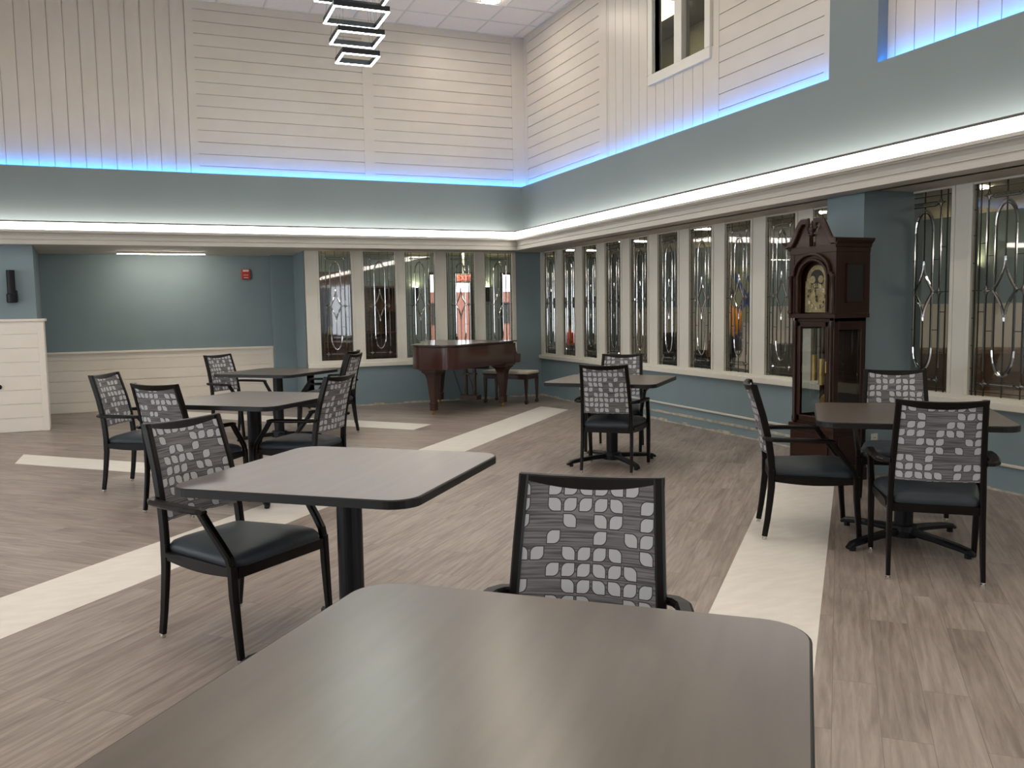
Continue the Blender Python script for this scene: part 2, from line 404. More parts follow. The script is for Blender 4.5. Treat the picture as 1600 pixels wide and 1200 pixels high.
shiplap('wall_alcove_wainscot', -1.50, 1.65, 0, .885, AY, .152, left=False)
shiplap('wall_column_wainscot', -8, -1.29, 0, 1.375, FY-.03, .17)
b = B(); bx(b, -1.36, -1.29, FY-.03, FY+.10, 0, 1.345); bx(b, -1.36, -1.27, FY-.04, FY+.11, 1.345, 1.375); struct('trim_9', b, 'wainscot', bevel=.003)
# pilaster beside the clock
wallbox('wall_pilaster', 5.17, WX+.1, 5.20, 5.60, 0, ZS)
# soffit over the window bays
b = B()
bx(b, FX-.03, WX+.15, YF, FY, ZS, ZS+.04); bx(b, -8, WX+.15, FY-.03, WY+.12, ZS, ZS+.04); struct('ceiling_soffit', b, 'soffit')
# ------------------------------------------------------------------ fascia, ledge and crown
b = B()
bx(b, XL, FX, FY, RY+.12, ZS, ZL); bx(b, XL-.2, FX+.1, FY+.0, RY+.12, ZS-.001, ZS)
struct('wall_fascia_back', b, 'paint_fascia')
b = B(); bx(b, FX, RX+.12, YF, FY, ZS, ZL); bx(b, FX, RX+.12, 5.05, 5.553, ZL, ZC+.05)
struct('wall_fascia_right', b, 'paint_fascia')
b = B(); bx(b, XL-.2, XL, YF, RY, ZS, ZC+.05); struct('wall_fascia_left', b, 'paint_fascia')
b = B(); bx(b, XL-.2, RX+.12, YF-.2, YF, ZS, ZC+.05); struct('wall_fascia_front', b, 'paint_fascia')
punched('wall_left', 'y', -7, 14, 0, ZS+.05, -8.3, -8, [(-1.0, 2.0, .5, 2.15), (2.6, 5.6, .5, 2.15), (6.2, 9.2, .5, 2.15)], 'wainscot')
b = B(); bx(b, -8.3, 6, -7.2, -6.9, 0, ZS); struct('wall_front', b, 'paint_blue')
b = B(); bx(b, -8.3, XL, -7, FY, ZS, ZS+.04); bx(b, XL, 6, -7, YF, ZS, ZS+.04); struct('ceiling_lobby', b, 'tile')
# crown profile as (distance out from the fascia, z), swept round the atrium
CR = [(0, 2.262), (.155, 2.262), (.168, 2.266), (.168, 2.308), (.154, 2.312), (.154, 2.322), (.166, 2.326), (.166, 2.334), (.140, 2.340), (.143, 2.366), (.158, 2.390), (.182, 2.400), (.182, 2.408), (.206, 2.410), (.206, 2.432), (.150, 2.434), (.02, 2.434), (0, 2.434)]
def run(b, sect, loop=True):
    A = [[(FX-d, FY-d, z) for d, z in sect], [(FX-d, YF+d, z) for d, z in sect], [(XL+d, YF+d, z) for d, z in sect], [(XL+d, FY-d, z) for d, z in sect]]
    R = [[b.verts.new(v) for v in r] for r in A]; n = len(sect)
    for i in range(4):
        P, Q = R[i], R[(i+1) % 4]
        for j in range(n): b.faces.new((P[j], P[(j+1) % n], Q[(j+1) % n], Q[j]))
b = B(); run(b, CR); struct('trim_crown', b, 'crown')
b = B(); run(b, [(.162, 2.524), (.210, 2.524), (.210, 2.541), (.162, 2.541)]); struct('trim_cove_lip', b, 'lip')
def bar_run(b, d0, d1, z0, z1, side):
    if side == 'back': bx(b, XL+d1, FX-d1, FY-d1, FY-d0, z0, z1)
    if side == 'right': bx(b, FX-d1, FX-d0, YF+d1, FY-d1, z0, z1)
    if side == 'left': bx(b, XL+d0, XL+d1, YF+d1, FY-d1, z0, z1)
    if side == 'front': bx(b, XL+d1, FX-d1, YF+d0, YF+d1, z0, z1)
for s_, lb in (('back', 'glowing warm white cove light strip on the crown of the far wall'), ('right', 'glowing warm white cove light strip on the crown above the long row of windows'),
               ('left', 'cove light strip along the side of the hall outside the picture'), ('front', 'cove light strip behind the viewer')):
    b = B(); bar_run(b, .178, .200, 2.440, 2.524, s_); tag(obj('cove_light', b, 'cove'), lb, 'light')

# ------------------------------------------------------------------ upper board walls
def boards(b, along, a0, a1, z0, z1, plane, vertical, step, first=None, holes=()):
    """plane: y or x of the face; boards are 12 mm proud of a backing"""
    def box(p, q, u, v, d0, d1):
        if q-p < .004 or v-u < .004: return
        if along == 'x': bx(b, p, q, plane+d0, plane+d1, u, v)
        else: bx(b, plane+d0, plane+d1, p, q, u, v)
    if vertical:
        e = first if first is not None else a0
        while e > a0: e -= step
        while e < a1:
            p, q = max(e+.003, a0), min(e+step-.003, a1)
            cuts = [h for h in holes if q > h[0] and p < h[1]]
            if cuts:
                h = cuts[0]; box(p, q, z0, h[2], 0, .012); box(p, q, h[3], z1, 0, .012)
            else: box(p, q, z0, z1, 0, .012)
            e += step
    else:
        e = first
        while e > z0: e -= step
        while e < z1:
            box(a0, a1, max(e+.004, z0), min(e+step-.004, z1), 0, .012); e += step
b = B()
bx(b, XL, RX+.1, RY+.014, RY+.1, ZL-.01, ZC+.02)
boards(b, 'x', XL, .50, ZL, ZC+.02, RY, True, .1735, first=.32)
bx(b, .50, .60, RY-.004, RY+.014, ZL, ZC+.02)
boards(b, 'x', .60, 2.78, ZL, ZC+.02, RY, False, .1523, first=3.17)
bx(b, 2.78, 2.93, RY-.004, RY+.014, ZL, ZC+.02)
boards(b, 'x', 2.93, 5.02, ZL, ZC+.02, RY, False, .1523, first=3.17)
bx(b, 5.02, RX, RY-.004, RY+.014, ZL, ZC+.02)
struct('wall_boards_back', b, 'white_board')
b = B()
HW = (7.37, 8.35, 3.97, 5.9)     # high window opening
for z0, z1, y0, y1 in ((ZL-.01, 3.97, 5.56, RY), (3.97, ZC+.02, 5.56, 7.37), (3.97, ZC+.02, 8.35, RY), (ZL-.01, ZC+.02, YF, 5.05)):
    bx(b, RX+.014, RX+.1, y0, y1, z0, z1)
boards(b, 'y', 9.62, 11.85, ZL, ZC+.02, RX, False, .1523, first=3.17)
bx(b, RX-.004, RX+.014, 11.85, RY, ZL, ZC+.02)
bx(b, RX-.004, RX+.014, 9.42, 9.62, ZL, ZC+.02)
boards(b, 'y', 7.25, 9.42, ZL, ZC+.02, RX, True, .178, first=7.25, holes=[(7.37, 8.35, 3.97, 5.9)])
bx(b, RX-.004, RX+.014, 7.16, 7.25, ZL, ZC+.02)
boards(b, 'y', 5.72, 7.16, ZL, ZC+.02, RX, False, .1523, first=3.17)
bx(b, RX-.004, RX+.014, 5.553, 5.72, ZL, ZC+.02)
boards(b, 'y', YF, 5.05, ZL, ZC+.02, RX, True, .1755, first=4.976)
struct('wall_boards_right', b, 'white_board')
b = B(); bx(b, XL, FX+.012, FY, FY+.012, ZL, ZL+.014); bx(b, FX, FX+.012, 5.553, FY, ZL, ZL+.0141); bx(b, FX, FX+.012, YF, 5.05, ZL, ZL+.014); struct('trim_ledge_lip', b, 'paint_fascia')
# blue led ribbons lying on the ledge
for s_, args, lb in (('back', (XL+.05, RX, FY+.012, FY+.015, ZL+.001, ZL+.012), 'blue led ribbon on the ledge under the far board wall'),
                     ('r1', (FX+.012, FX+.015, 5.56, FY+.012, ZL+.001, ZL+.012), 'blue led ribbon on the ledge below the high window'),
                     ('r2', (FX+.012, FX+.015, YF, 5.045, ZL+.001, ZL+.012), 'blue led ribbon on the ledge at the top right corner')):
    b = B(); bx(b, *args); tag(obj('led_ribbon', b, 'blue_led'), lb, 'light')
# ceiling with a drop-tile grid
b = B()
bx(b, XL-.1, RX+.1, YF-.1, RY+.1, ZC+.008, ZC+.06, 0)
x = 5.06
while x > XL: bx(b, x-.012, x+.012, YF, RY, ZC, ZC+.010, 1); x -= .595
y = 11.42
while y > YF: bx(b, XL, RX, y-.012, y+.012, ZC+.0005, ZC+.0105, 1); y -= .595
bx(b, XL, RX, RY-.03, RY+.012, ZC, ZC+.01, 1); bx(b, RX-.03, RX+.012, YF, RY, ZC, ZC+.01, 1)
struct('ceiling', b, ['tile', 'white_trim'])

# ------------------------------------------------------------------ windows
PW, PH = .43, ZG1-ZG0
def strokes():
    S = []
    def P(*pts): S.append([((u-.5)*PW, v*PH) for u, v in pts])
    def arc(f, a, b_, n=14): S.append([((u-.5)*PW, v*PH) for u, v in (f(a+(b_-a)*i/n) for i in range(n+1))])
    for u in (.035, .10, .90, .965): P((u, 0), (u, 1))
    for v in (.02, .975): P((0, v), (1, v))
    for v in (.13, .24, .37, .5, .63, .76, .88): P((0, v), (.035, v)); P((.965, v), (1, v))
    for u in (.22, .78):
        P((u, .925), (u, .525)); P((u, .475), (u, .075)); P((u, .045), (u, 0)); P((u, .955), (u, 1))
    P((.30, .945), (.70, .945)); P((.26, .935), (.32, .925), (.68, .925), (.74, .935)); P((.26, .062), (.32, .072), (.68, .072), (.74, .062))
    P((.28, .05), (.72, .05)); P((0, .5), (.16, .5)); P((.84, .5), (1, .5)); P((.10, .06), (.17, .06)); P((.83, .06), (.90, .06))
    P((.5, 1), (.5, .945)); P((.5, .925), (.5, .635)); P((.5, .375), (.5, .0))
    # upper and lower ovals
    arc(lambda t: (.5-.145*math.cos(t), .80+.095*math.sin(t)), 0, PI)
    arc(lambda t: (.5-.145*math.cos(t), .22-.105*math.sin(t)), 0, PI)
    for s in (-1, 1):
        P((.5+s*.145, .80), (.5+s*.145, .22))
        arc(lambda t: (.5+s*(.165*(t**1.9)), .635-.135*t), 0, 1, 8)
        arc(lambda t: (.5+s*(.165*(t**1.9)), .375+.125*t), 0, 1, 8)
        P((.5+s*.165, .5), (.5+s*.22, .5))
        P((.5+s*.145, .31), (.5+s*.28, .31)); P((.5+s*.28, .72), (.5+s*.40, .72)); P((.5+s*.28, .20), (.5+s*.40, .20)); P((.5+s*.145, .66), (.5+s*.28, .66))
        P((.5+s*.28, .40), (.5+s*.40, .40))
    return S
STARS = [(u, v) for u in (.22, .78) for v in (.94, .5, .06)]
def star_pts(u, v, r=.072, n=6):
    out = []
    for k in range(4):
        a = k*PI/2
        out.append(((u-.5)*PW+r*PW*1.05*math.cos(a), v*PH+r*PW*1.25*math.sin(a)))
        a += PI/4; out.append(((u-.5)*PW+r*PW*.42*math.cos(a), v*PH+r*PW*.5*math.sin(a)))
    return out
def seg(b, p, q, w_=.0065, t=.007):
    d = Vector((q[0]-p[0], q[1]-p[1])); L_ = d.length
    if L_ < 1e-5: return
    a = math.atan2(d.y, d.x)
    m_ = T(p[0], 0, p[1]) @ Ry(-a)
    bx(b, -w_/3, L_+w_/3, -t/2, t/2, -w_/2, w_/2, mat=m_)
b = B()
for s_ in strokes():
    for p, q in zip(s_, s_[1:]): seg(b, p, q)
for u, v in STARS:
    p = star_pts(u, v); p.append(p[0])
    for a, c in zip(p, p[1:]): seg(b, a, c, .0045)
bmesh.ops.recalc_face_normals(b, faces=b.faces); came_me = bpy.data.meshes.new('lead_came'); b.to_mesh(came_me); b.free(); came_me.materials.append(M['came'])
b = B()
for u, v in STARS:      # faceted cut-glass stars
    pts = star_pts(u, v)
    for s_ in (-1, 1):
        c = b.verts.new(((u-.5)*PW, s_*.012, v*PH)); ring = [b.verts.new((x_, s_*.003, z_)) for x_, z_ in pts]
        for i in range(8): b.faces.new((c, ring[i], ring[(i+1) % 8]))
bmesh.ops.recalc_face_normals(b, faces=b.faces); star_me = bpy.data.meshes.new('cut_glass_star'); b.to_mesh(star_me); b.free(); star_me.materials.append(M['jewel'])
b = B()       # bevelled ribs of glass that follow the ovals and diamond
def rib(pts, r=.009):
    for p, q in zip(pts, pts[1:]):
        d = Vector((q[0]-p[0], q[1]-p[1]))
        if d.length < 1e-5: continue
        a = math.atan2(d.y, d.x); m_ = T(p[0], 0, p[1]) @ Ry(-a)
        v0 = [b.verts.new(m_ @ Vector((0, y_, z_))) for y_, z_ in ((-.002, -r), (-.007, 0), (-.002, r), (.002, r), (.007, 0), (.002, -r))]
        v1 = [b.verts.new(m_ @ Vector((d.length, y_, z_))) for y_, z_ in ((-.002, -r), (-.007, 0), (-.002, r), (.002, r), (.007, 0), (.002, -r))]
        for i in range(6): b.faces.new((v0[i], v0[(i+1) % 6], v1[(i+1) % 6], v1[i]))
def pp(f, a, c, n=12): return [((u-.5)*PW, v*PH) for u, v in (f(a+(c-a)*i/n) for i in range(n+1))]
rib(pp(lambda t: (.5-.165*math.cos(t), .80+.110*math.sin(t)), 0, PI)); rib(pp(lambda t: (.5-.165*math.cos(t), .22-.120*math.sin(t)), 0, PI))
for s_ in (-1, 1):
    rib(pp(lambda t: (.5+s_*(.185*(t**1.9)), .655-.155*t), 0, 1, 8)); rib(pp(lambda t: (.5+s_*(.185*(t**1.9)), .355+.145*t), 0, 1, 8))
for s_ in (-1, 1):
    rib([(s_*.165*PW, .80*PH), (s_*.165*PW, .22*PH)], .005); rib([(s_*.30*PW, .88*PH), (s_*.30*PW, .55*PH)], .004); rib([(s_*.30*PW, .45*PH), (s_*.30*PW, .12*PH)], .004)
rib([(-.18*PW, .936*PH), (.18*PW, .936*PH)], .006); rib([(-.18*PW, .061*PH), (.18*PW, .061*PH)], .006)
bmesh.ops.recalc_face_normals(b, faces=b.faces); rib_me = bpy.data.meshes.new('bevelled_glass'); b.to_mesh(rib_me); b.free(); rib_me.materials.append(M['jewel'])
b = B(); bx(b, -PW/2, PW/2, -.0015, .0015, 0, PH)
bmesh.ops.recalc_face_normals(b, faces=b.faces); pane_me = bpy.data.meshes.new('pane'); b.to_mesh(pane_me); b.free(); pane_me.materials.append(M['glass'])
wn = 0
def window(a, c, along):
    global wn; wn += 1
    r = bpy.data.objects.new('window_%d' % wn, None); COL.objects.link(r); r['kind'] = 'structure'
    mid = (a+c)/2
    if along == 'y': r.location = (WX+.004, mid, ZG0); r.rotation_euler = (0, 0, -PI/2)
    else: r.location = (mid, WY+.004, ZG0)
    r.scale = ((c-a)/PW, 1, 1)
    for nm, me in (('pane', pane_me), ('lead_came', came_me), ('cut_glass_star', star_me), ('bevelled_glass', rib_me)):
        o = bpy.data.objects.new(nm, me); COL.objects.link(o); o.parent = r
for a, c in north: window(a, c, 'x')
for a, c in east: window(a, c, 'y')
for a, c in near: window(a, c, 'y')
# high window above the ledge
hw = bpy.data.objects.new('window_%d' % (wn+1), None); COL.objects.link(hw); hw['kind'] = 'structure'
b = B()
y0, y1, z0 = HW[0], HW[1], HW[2]
bx(b, RX-.03, RX+.09, y0-.09, y1+.09, z0-.11, z0); bx(b, RX-.03, RX+.09, y0-.09, y0, z0, ZC); bx(b, RX-.03, RX+.09, y1, y1+.09, z0, ZC); bx(b, RX-.02, RX+.09, 7.79, 7.93, z0, ZC)
obj('window_frame', b, 'white_trim', hw, bevel=.006)
for p, q in ((y0, 7.79), (7.93, y1)):
    b = B(); bx(b, RX+.04, RX+.044, p, q, z0, ZC); obj('pane', b, 'glass', hw)
# room behind the high window
b = B(); bx(b, 8.6, 8.7, 5.5, 14.5, 3.2, 7); bx(b, RX+.13, 8.7, 14.4, 14.5, 3.2, 7); bx(b, RX+.13, 8.7, 5.5, 5.6, 3.2, 7); bx(b, RX+.13, 8.7, 5.5, 14.5, 3.1, 3.2); bx(b, RX+.13, 8.7, 5.5, 14.5, 6.12, 6.3); bx(b, RX+.13, RX+.14, 5.5, 14.5, ZC+.04, 6.3); bx(b, RX+.12, RX+.13, RY, 14.5, 3.2, 6.3)
struct('wall_upper_room', b, 'olive')
b = B(); bx(b, 6.7, 7.92, 11.64, 13.0, 6.09, 6.119); tag(obj('ceiling_light_panel', b, 'panel_light'), 'square lit ceiling panel seen through the high window', 'light')

# ------------------------------------------------------------------ lamps of the hall
def can_light(x, y, lb, grp=None):
    t = thing('recessed_downlight', lb, 'light', (x, y, ZC), 0, grp)
    b = B(); lathe(b, [(.145, .0), (.145, -.006), (.124, -.008), (.120, .0)], 24); obj('trim_ring', b, 'white_trim', t, smooth=True)
    b = B(); cyl(b, .120, -.004, -.001, 28); obj('lens', b, 'can', t)
can_light(4.20, 10.66, 'round recessed downlight in the tile ceiling at the top edge of the picture')
for x in (-4.6, -1.8, .8, 3.4):
    for y in (-1.8, 1.4, 4.6, 7.8):
        can_light(x, y, 'round recessed downlight in the tile ceiling outside the picture', 'ceiling downlights outside the picture')
# square ring pendant
pc = (2.04, 8.98)
pt = thing('pendant_light', 'cascade of square black pendant rings with glowing white undersides', 'chandelier', (pc[0], pc[1], ZC))
b = B(); bx(b, -.18, .18, -.18, .18, -.04, 0); obj('canopy', b, 'black_steel', pt, bevel=.004)
rings = [(4.0, .385), (4.2, .475), (4.42, .57), (4.66, .72), (4.90, .84), (5.12, .96)]
for z, s_ in rings:
    h = s_/2; b = B(); dz = z-ZC
    for a0, a1, c0, c1 in ((-h, h, -h, -h+.022), (-h, h, h-.022, h), (-h, -h+.022, -h+.022, h-.022), (h-.022, h, -h+.022, h-.022)): bx(b, a0, a1, c0, c1, dz, dz+.052)
    rg = obj('ring', b, 'black_steel', pt)
    b = B()
    for a0, a1, c0, c1 in ((-h, h, -h, -h+.022), (-h, h, h-.022, h), (-h, -h+.022, -h+.022, h-.022), (h-.022, h, -h+.022, h-.022)): bx(b, a0, a1, c0, c1, dz-.008, dz-.0005)
    obj('glowing_diffuser', b, 'cool', rg)
    for sx in (-1, 1):
        for sy in (-1, 1):
            b = B(); sweep(b, [(sx*h*.94, sy*h*.94, dz+.05), (sx*.14, sy*.14, -.03)], circ(.0012, 5), up=Vector((1, .3, 0))); obj('suspension_wire', b, 'came', rg)
# alcove linear light
t = thing('linear_ceiling_light', 'long thin lit ceiling light over the alcove', 'light', (.1, 13.05, ZS-.01))
b = B(); bx(b, -.58, .58, -.028, .028, -.03, 0); obj('housing', b, 'white_trim', t)
b = B(); bx(b, -.57, .57, -.022, .022, -.036, -.0301); bx(b, -.57, .57, .0285, .031, -.026, -.006); obj('lens', b, 'linear', t)
# fire alarm, sconce, small handle
t = thing('fire_alarm', 'red fire alarm strobe high on the alcove wall', 'alarm', (1.285, AY, 2.0))
b = B(); bx(b, -.065, .065, -.045, 0, -.08, .075); obj('housing', b, 'red', t, bevel=.008)
b = B(); bx(b, -.045, .045, -.058, -.045, .035, .065); obj('strobe_lens', b, 'plastic_white', t, bevel=.006)
b = B(); bx(b, -.03, .03, -.049, -.045, -.06, -.05); bx(b, -.035, .035, -.049, -.045, -.02, -.012); obj('lettering_strip', b, 'plastic_white', t)
t = thing('wall_sconce', 'black cylinder wall sconce on the blue column', 'wall lamp', (-1.60, FY-.02, 1.77))
b = B(); bx(b, -.055, .055, -.02, 0, -.19, -.05); obj('backplate', b, 'black_steel', t, bevel=.012)
b = B(); cyl(b, .045, -.16, .19, 20, T(0, -.075, 0)); obj('tube', b, 'black_steel', t, bevel=.003)
b = B(); cyl(b, .058, -.20, -.09, 20, T(0, -.075, 0)); bx(b, -.015, .015, -.05, 0, -.16, -.12); obj('holder', b, 'black_steel', t, bevel=.01)
t = thing('door_handle', 'short black lever handle on the white boarded column', 'handle', (-1.80, FY-.05, .56))
b = B(); cyl(b, .028, 0, .012, 16, Rx(PI/2)); cyl(b, .010, 0, .055, 12, Rx(PI/2)); obj('rose', b, 'black_steel', t)
b = B(); sweep(b, [(-.1, -.05, 0), (0, -.05, 0), (.03, -.05, 0)], rect(.014, .018)); obj('lever', b, 'black_steel', t)

# ------------------------------------------------------------------ base of the walls
def ragged(name, pts_a, z0, z1, along, plane, jitter=.012, thick=.012):
    b = B(); a = pts_a[0]
    while a < pts_a[1]:
        n_ = min(a+rnd.uniform(.08, .25), pts_a[1]); h = z1+rnd.uniform(-jitter, jitter)
        if along == 'y': bx(b, plane-thick, plane+.001, a, n_, z0, h)
        else: bx(b, a, n_, plane-thick, plane+.001, z0, h)
        a = n_
    return struct(name, b, 'cream_edge')
ragged('baseboard_right', (YF, 5.2), 0, .022, 'y', WX); ragged('baseboard_right_far', (5.6, WY), 0, .022, 'y', WX)
ragged('baseboard_back', (2.0, WX), 0, .022, 'x', WY)
ragged('trim_10', (5.6, 9.4), .098, .122, 'y', WX, .005, .006)
b = B()
sweep(b, [(WX-.012, 9.7, .225), (WX-.012, 5.62, .205)], rect(.02, .022)); struct('trim_conduit', b, 'plastic_white')
b = B(); sweep(b, [(WX-.012, 5.18, .205), (WX-.012, 0, .19)], rect(.02, .022)); struct('trim_conduit_near', b, 'plastic_white')
def outlet(label, loc, rz):
    t = thing('wall_outlet', label, 'outlet', loc, rz)
    b = B(); bx(b, -.037, .037, -.007, 0, -.058, .058); obj('cover_plate', b, 'plastic_white', t, bevel=.003)
    for z in (-.024, .024):
        b = B(); bx(b, -.016, .016, -.010, -.0065, z-.014, z+.014); s = obj('socket', b, 'ivory', t, bevel=.002)
        b = B(); bx(b, -.008, -.005, -.0112, -.0099, z-.003, z+.007); bx(b, .005, .008, -.0112, -.0099, z-.003, z+.007); obj('slot', b, 'dark', s)
outlet('white wall outlet low on the pilaster behind the clock', (5.32, 5.20, .29), 0)
outlet('white wall outlet under the sill behind the middle table, the upper of two', (WX, 11.15, .385), -PI/2)
outlet('white wall outlet near the floor behind the middle table, the lower of two', (WX, 11.13, .255), -PI/2)

# ------------------------------------------------------------------ dining tables
def table_top_mesh(S=1.0, R=.10):
    def outline(off):
        s = S/2-off; r = R-off*.5; pts = []
        for k, (cx, cy) in enumerate(((s-r, s-r), (-s+r, s-r), (-s+r, -s+r), (s-r, -s+r))):
            for i in range(9):
                a = k*PI/2+i*PI/16; pts.append((cx+r*math.cos(a), cy+r*math.sin(a)))
        return pts
    return outline
OUT = table_top_mesh()
def make_table(label, loc, rz):
    t = thing('dining_table', label, 'table', (*loc, 0), rz, None)
    b = B()
    lay = [(0, .7275), (.0, .7555), (.003, .759), (.006, .760)]
    rs = [[b.verts.new((x_, y_, z)) for x_, y_ in OUT(o_)] for o_, z in lay]
    n = len(rs[0])
    for A_, C_ in zip(rs, rs[1:]):
        for i in range(n):
            f = b.faces.new((A_[i], A_[(i+1) % n], C_[(i+1) % n], C_[i])); f.material_index = 1
    b.faces.new(rs[-1]).material_index = 0; b.faces.new(rs[0][::-1]).material_index = 1
    obj('tabletop', b, ['laminate', 'edge_black'], t)
    b = B(); cyl(b, .052, .05, .70, 28); obj('column', b, 'black_steel', t, smooth=False)
    b = B(); bx(b, -.2, .2, -.03, .03, .70, .727); bx(b, -.03, .03, -.2, .2, .701, .7272); obj('top_bracket', b, 'black_steel', t)
    b = B(); lathe(b, [(0, .10), (.075, .10), (.085, .07), (.085, .035), (.0, .035)], 24); obj('hub', b, 'black_steel', t)
    for k in range(4):
        a = PI/4+k*PI/2
        b = B(); pth = [(.05, .068), (.2, .060), (.35, .048), (.42, .038), (.455, .022)]
        sweep(b, [(r*math.cos(a), r*math.sin(a), z) for r, z in pth], rect(.056, .036, .3), scales=[1.15, 1, .95, .85, .55])
        l = obj('base_arm', b, 'black_steel', t)
        b = B(); cyl(b, .018, 0, .03, 14, T(.415*math.cos(a), .415*math.sin(a), 0)); obj('glide', b, 'black_steel', l)
    return t
T1 = make_table('big square dark laminate table filling the bottom of the picture', (.485, 1.27), math.radians(48.5))
def add_table(label, loc, rz):
    c = copy_tree(T1); c.location = (*loc, 0); c.rotation_euler = (0, 0, rz); c['label'] = label; return c
add_table('square dark table with one chair on its far left side, second nearest on the left', (.690, 3.44), math.radians(50))
add_table('square dark table on the left ringed by three chairs, between two others', (.640, 6.66), math.radians(48))
add_table('farthest square dark table, in front of the alcove wall', (1.19, 9.62), math.radians(47))
add_table('square dark table in front of the grandfather clock', (4.005, 3.675), math.radians(49))
add_table('square dark table in the middle, below the long row of windows', (3.745, 6.705), math.radians(-44.5+90))

# ------------------------------------------------------------------ chairs
def rear_y(z):      # side profile of the rear posts
    k = [(0, -.262), (.12, -.243), (.30, -.222), (.45, -.220), (.60, -.240), (.75, -.275), (.93, -.330)]
    for (z0, y0), (z1, y1) in zip(k, k[1:]):
        if z <= z1: return y0+(y1-y0)*(z-z0)/(z1-z0)
    return k[-1][1]
def make_chair(label):
    t = thing('dining_chair', label, 'chair', (0, 0, 0), 0, None)
    FM = 'black_frame'
    def post_x(z): return .222-.020*max(0, (z-.45)/.48) if z > .45 else .222+.006*(.45-z)/.45
    for s in (-1, 1):
        b = B(); zs = [.02, .12, .22, .32, .42]
        sweep(b, [(s*(post_x(z)-.0125), rear_y(z), z) for z in zs], rect(.026, .040, .2), up=Vector((0, -1, 0)), scales=[.8, .86, .93, 1, 1.05])
        l = obj('leg', b, FM, t)
        b = B(); cyl(b, .013, 0, .012, 14, T(s*(post_x(0)-.0125), rear_y(0)+.002, 0)); cyl(b, .006, .01, .024, 8, T(s*(post_x(0)-.0125), rear_y(0)+.002, 0)); obj('glide', b, 'chrome', l)
    # back frame: two posts and the top rail
    b = B()
    for s in (-1, 1):
        zs = [.42, .50, .58, .66, .74, .82, .88, .925]
        sweep(b, [(s*(post_x(z)-.0125), rear_y(z), z) for z in zs], rect(.028, .040, .2), up=Vector((0, -1, 0)))
    n = 12; tops = []
    for i in range(n+1):
        u = -1+2*i/n; xx = u*.205
        bow = .038*(1-u*u)
        tops.append((xx, bow, .932-.010*(1-u*u), .908-.024*(1-u*u)))
    rings_ = []
    for xx, bow, zt, zb in tops:
        yt, yb = rear_y(zt)-bow*.8, rear_y(zb)-bow*.8
        rings_.append([b.verts.new(v) for v in ((xx, yb+.013, zb), (xx, yt+.014, zt-.004), (xx, yt+.009, zt), (xx, yt-.012, zt), (xx, yt-.016, zt-.004), (xx, yb-.015, zb))])
    for A_, C_ in zip(rings_, rings_[1:]):
        for j in range(6): b.faces.new((A_[j], A_[(j+1) % 6], C_[(j+1) % 6], C_[j]))
    b.faces.new(rings_[0]); b.faces.new(rings_[-1][::-1])
    obj('back_frame', b, FM, t)
    # fabric back panel
    b = B(); uvl = b.loops.layers.uv.new('UVMap'); nu, nv = 12, 12
    def grid(off):
        G = []
        for j in range(nv+1):
            row = []
            for i in range(nu+1):
                u = -1+2*i/nu; ztop = .912-.024*(1-u*u); z = .515+(ztop-.515)*j/nv
                hw_ = post_x(z)-.024
                row.append(b.verts.new((u*hw_, rear_y(z)-.027*(1-u*u)+off, z)))
            G.append(row)
        return G
    Gf, Gb = grid(.011), grid(-.013)
    def q(a):
        f = b.faces.new(a)
        for lp in f.loops: lp[uvl].uv = (lp.vert.co.x+.5, lp.vert.co.z)
    for j in range(nv):
        for i in range(nu):
            q((Gf[j][i], Gf[j][i+1], Gf[j+1][i+1], Gf[j+1][i])); q((Gb[j][i], Gb[j+1][i], Gb[j+1][i+1], Gb[j][i+1]))
    for j in range(nv): q((Gf[j][0], Gf[j+1][0], Gb[j+1][0], Gb[j][0])); q((Gf[j][nu], Gb[j][nu], Gb[j+1][nu], Gf[j+1][nu]))
    for i in range(nu): q((Gf[0][i], Gb[0][i], Gb[0][i+1], Gf[0][i+1])); q((Gf[nv][i], Gf[nv][i+1], Gb[nv][i+1], Gb[nv][i]))
    smooth_by_angle(obj('backrest', b, 'leaf', t))
    # seat cushion
    def seat_outline(off, n=7):
        pts = []
        fwid, rwid, fy, ry = .258-off, .205-off, .262-off, -.225+off
        cs = [(fwid, fy, .07), (-fwid, fy, .07), (-rwid, ry, .035), (rwid, ry, .035)]
        angs = [0, PI/2, PI, 3*PI/2]
        for (cx, cy, r), a0 in zip(cs, angs):
            sx, sy = (1 if cx > 0 else -1), (1 if cy > 0 else -1)
            for i in range(n):
                a = a0+i*PI/2/(n-1); pts.append((cx-sx*r+r*math.cos(a), cy-sy*r+r*math.sin(a)))
        return pts
    b = B(); lay = [(.006, .384), (.0, .398), (.0, .413), (.012, .430), (.04, .443), (.09, .452), (.15, .457)]
    rs = [[b.verts.new((x_, y_, z)) for x_, y_ in seat_outline(o_)] for o_, z in lay]; n = len(rs[0])
    for A_, C_ in zip(rs, rs[1:]):
        for i in range(n): b.faces.new((A_[i], A_[(i+1) % n], C_[(i+1) % n], C_[i]))
    b.faces.new(rs[-1]); b.faces.new(rs[0][::-1])
    smooth_by_angle(obj('seat', b, 'vinyl', t), 1.0)
    # apron
    b = B()
    def apron(p0, p1, drop, nseg=8):
        R_ = []
        for i in range(nseg+1):
            u = i/nseg; x_, y_ = p0[0]+(p1[0]-p0[0])*u, p0[1]+(p1[1]-p0[1])*u
            d = Vector((p1[0]-p0[0], p1[1]-p0[1], 0)).normalized(); nn = Vector((-d.y, d.x, 0))*.010
            zb = .345-drop*math.sin(PI*u)*.5+drop*.25
            R_.append([b.verts.new((x_-nn.x, y_-nn.y, zb)), b.verts.new((x_+nn.x, y_+nn.y, zb)), b.verts.new((x_+nn.x, y_+nn.y, .388)), b.verts.new((x_-nn.x, y_-nn.y, .388))])
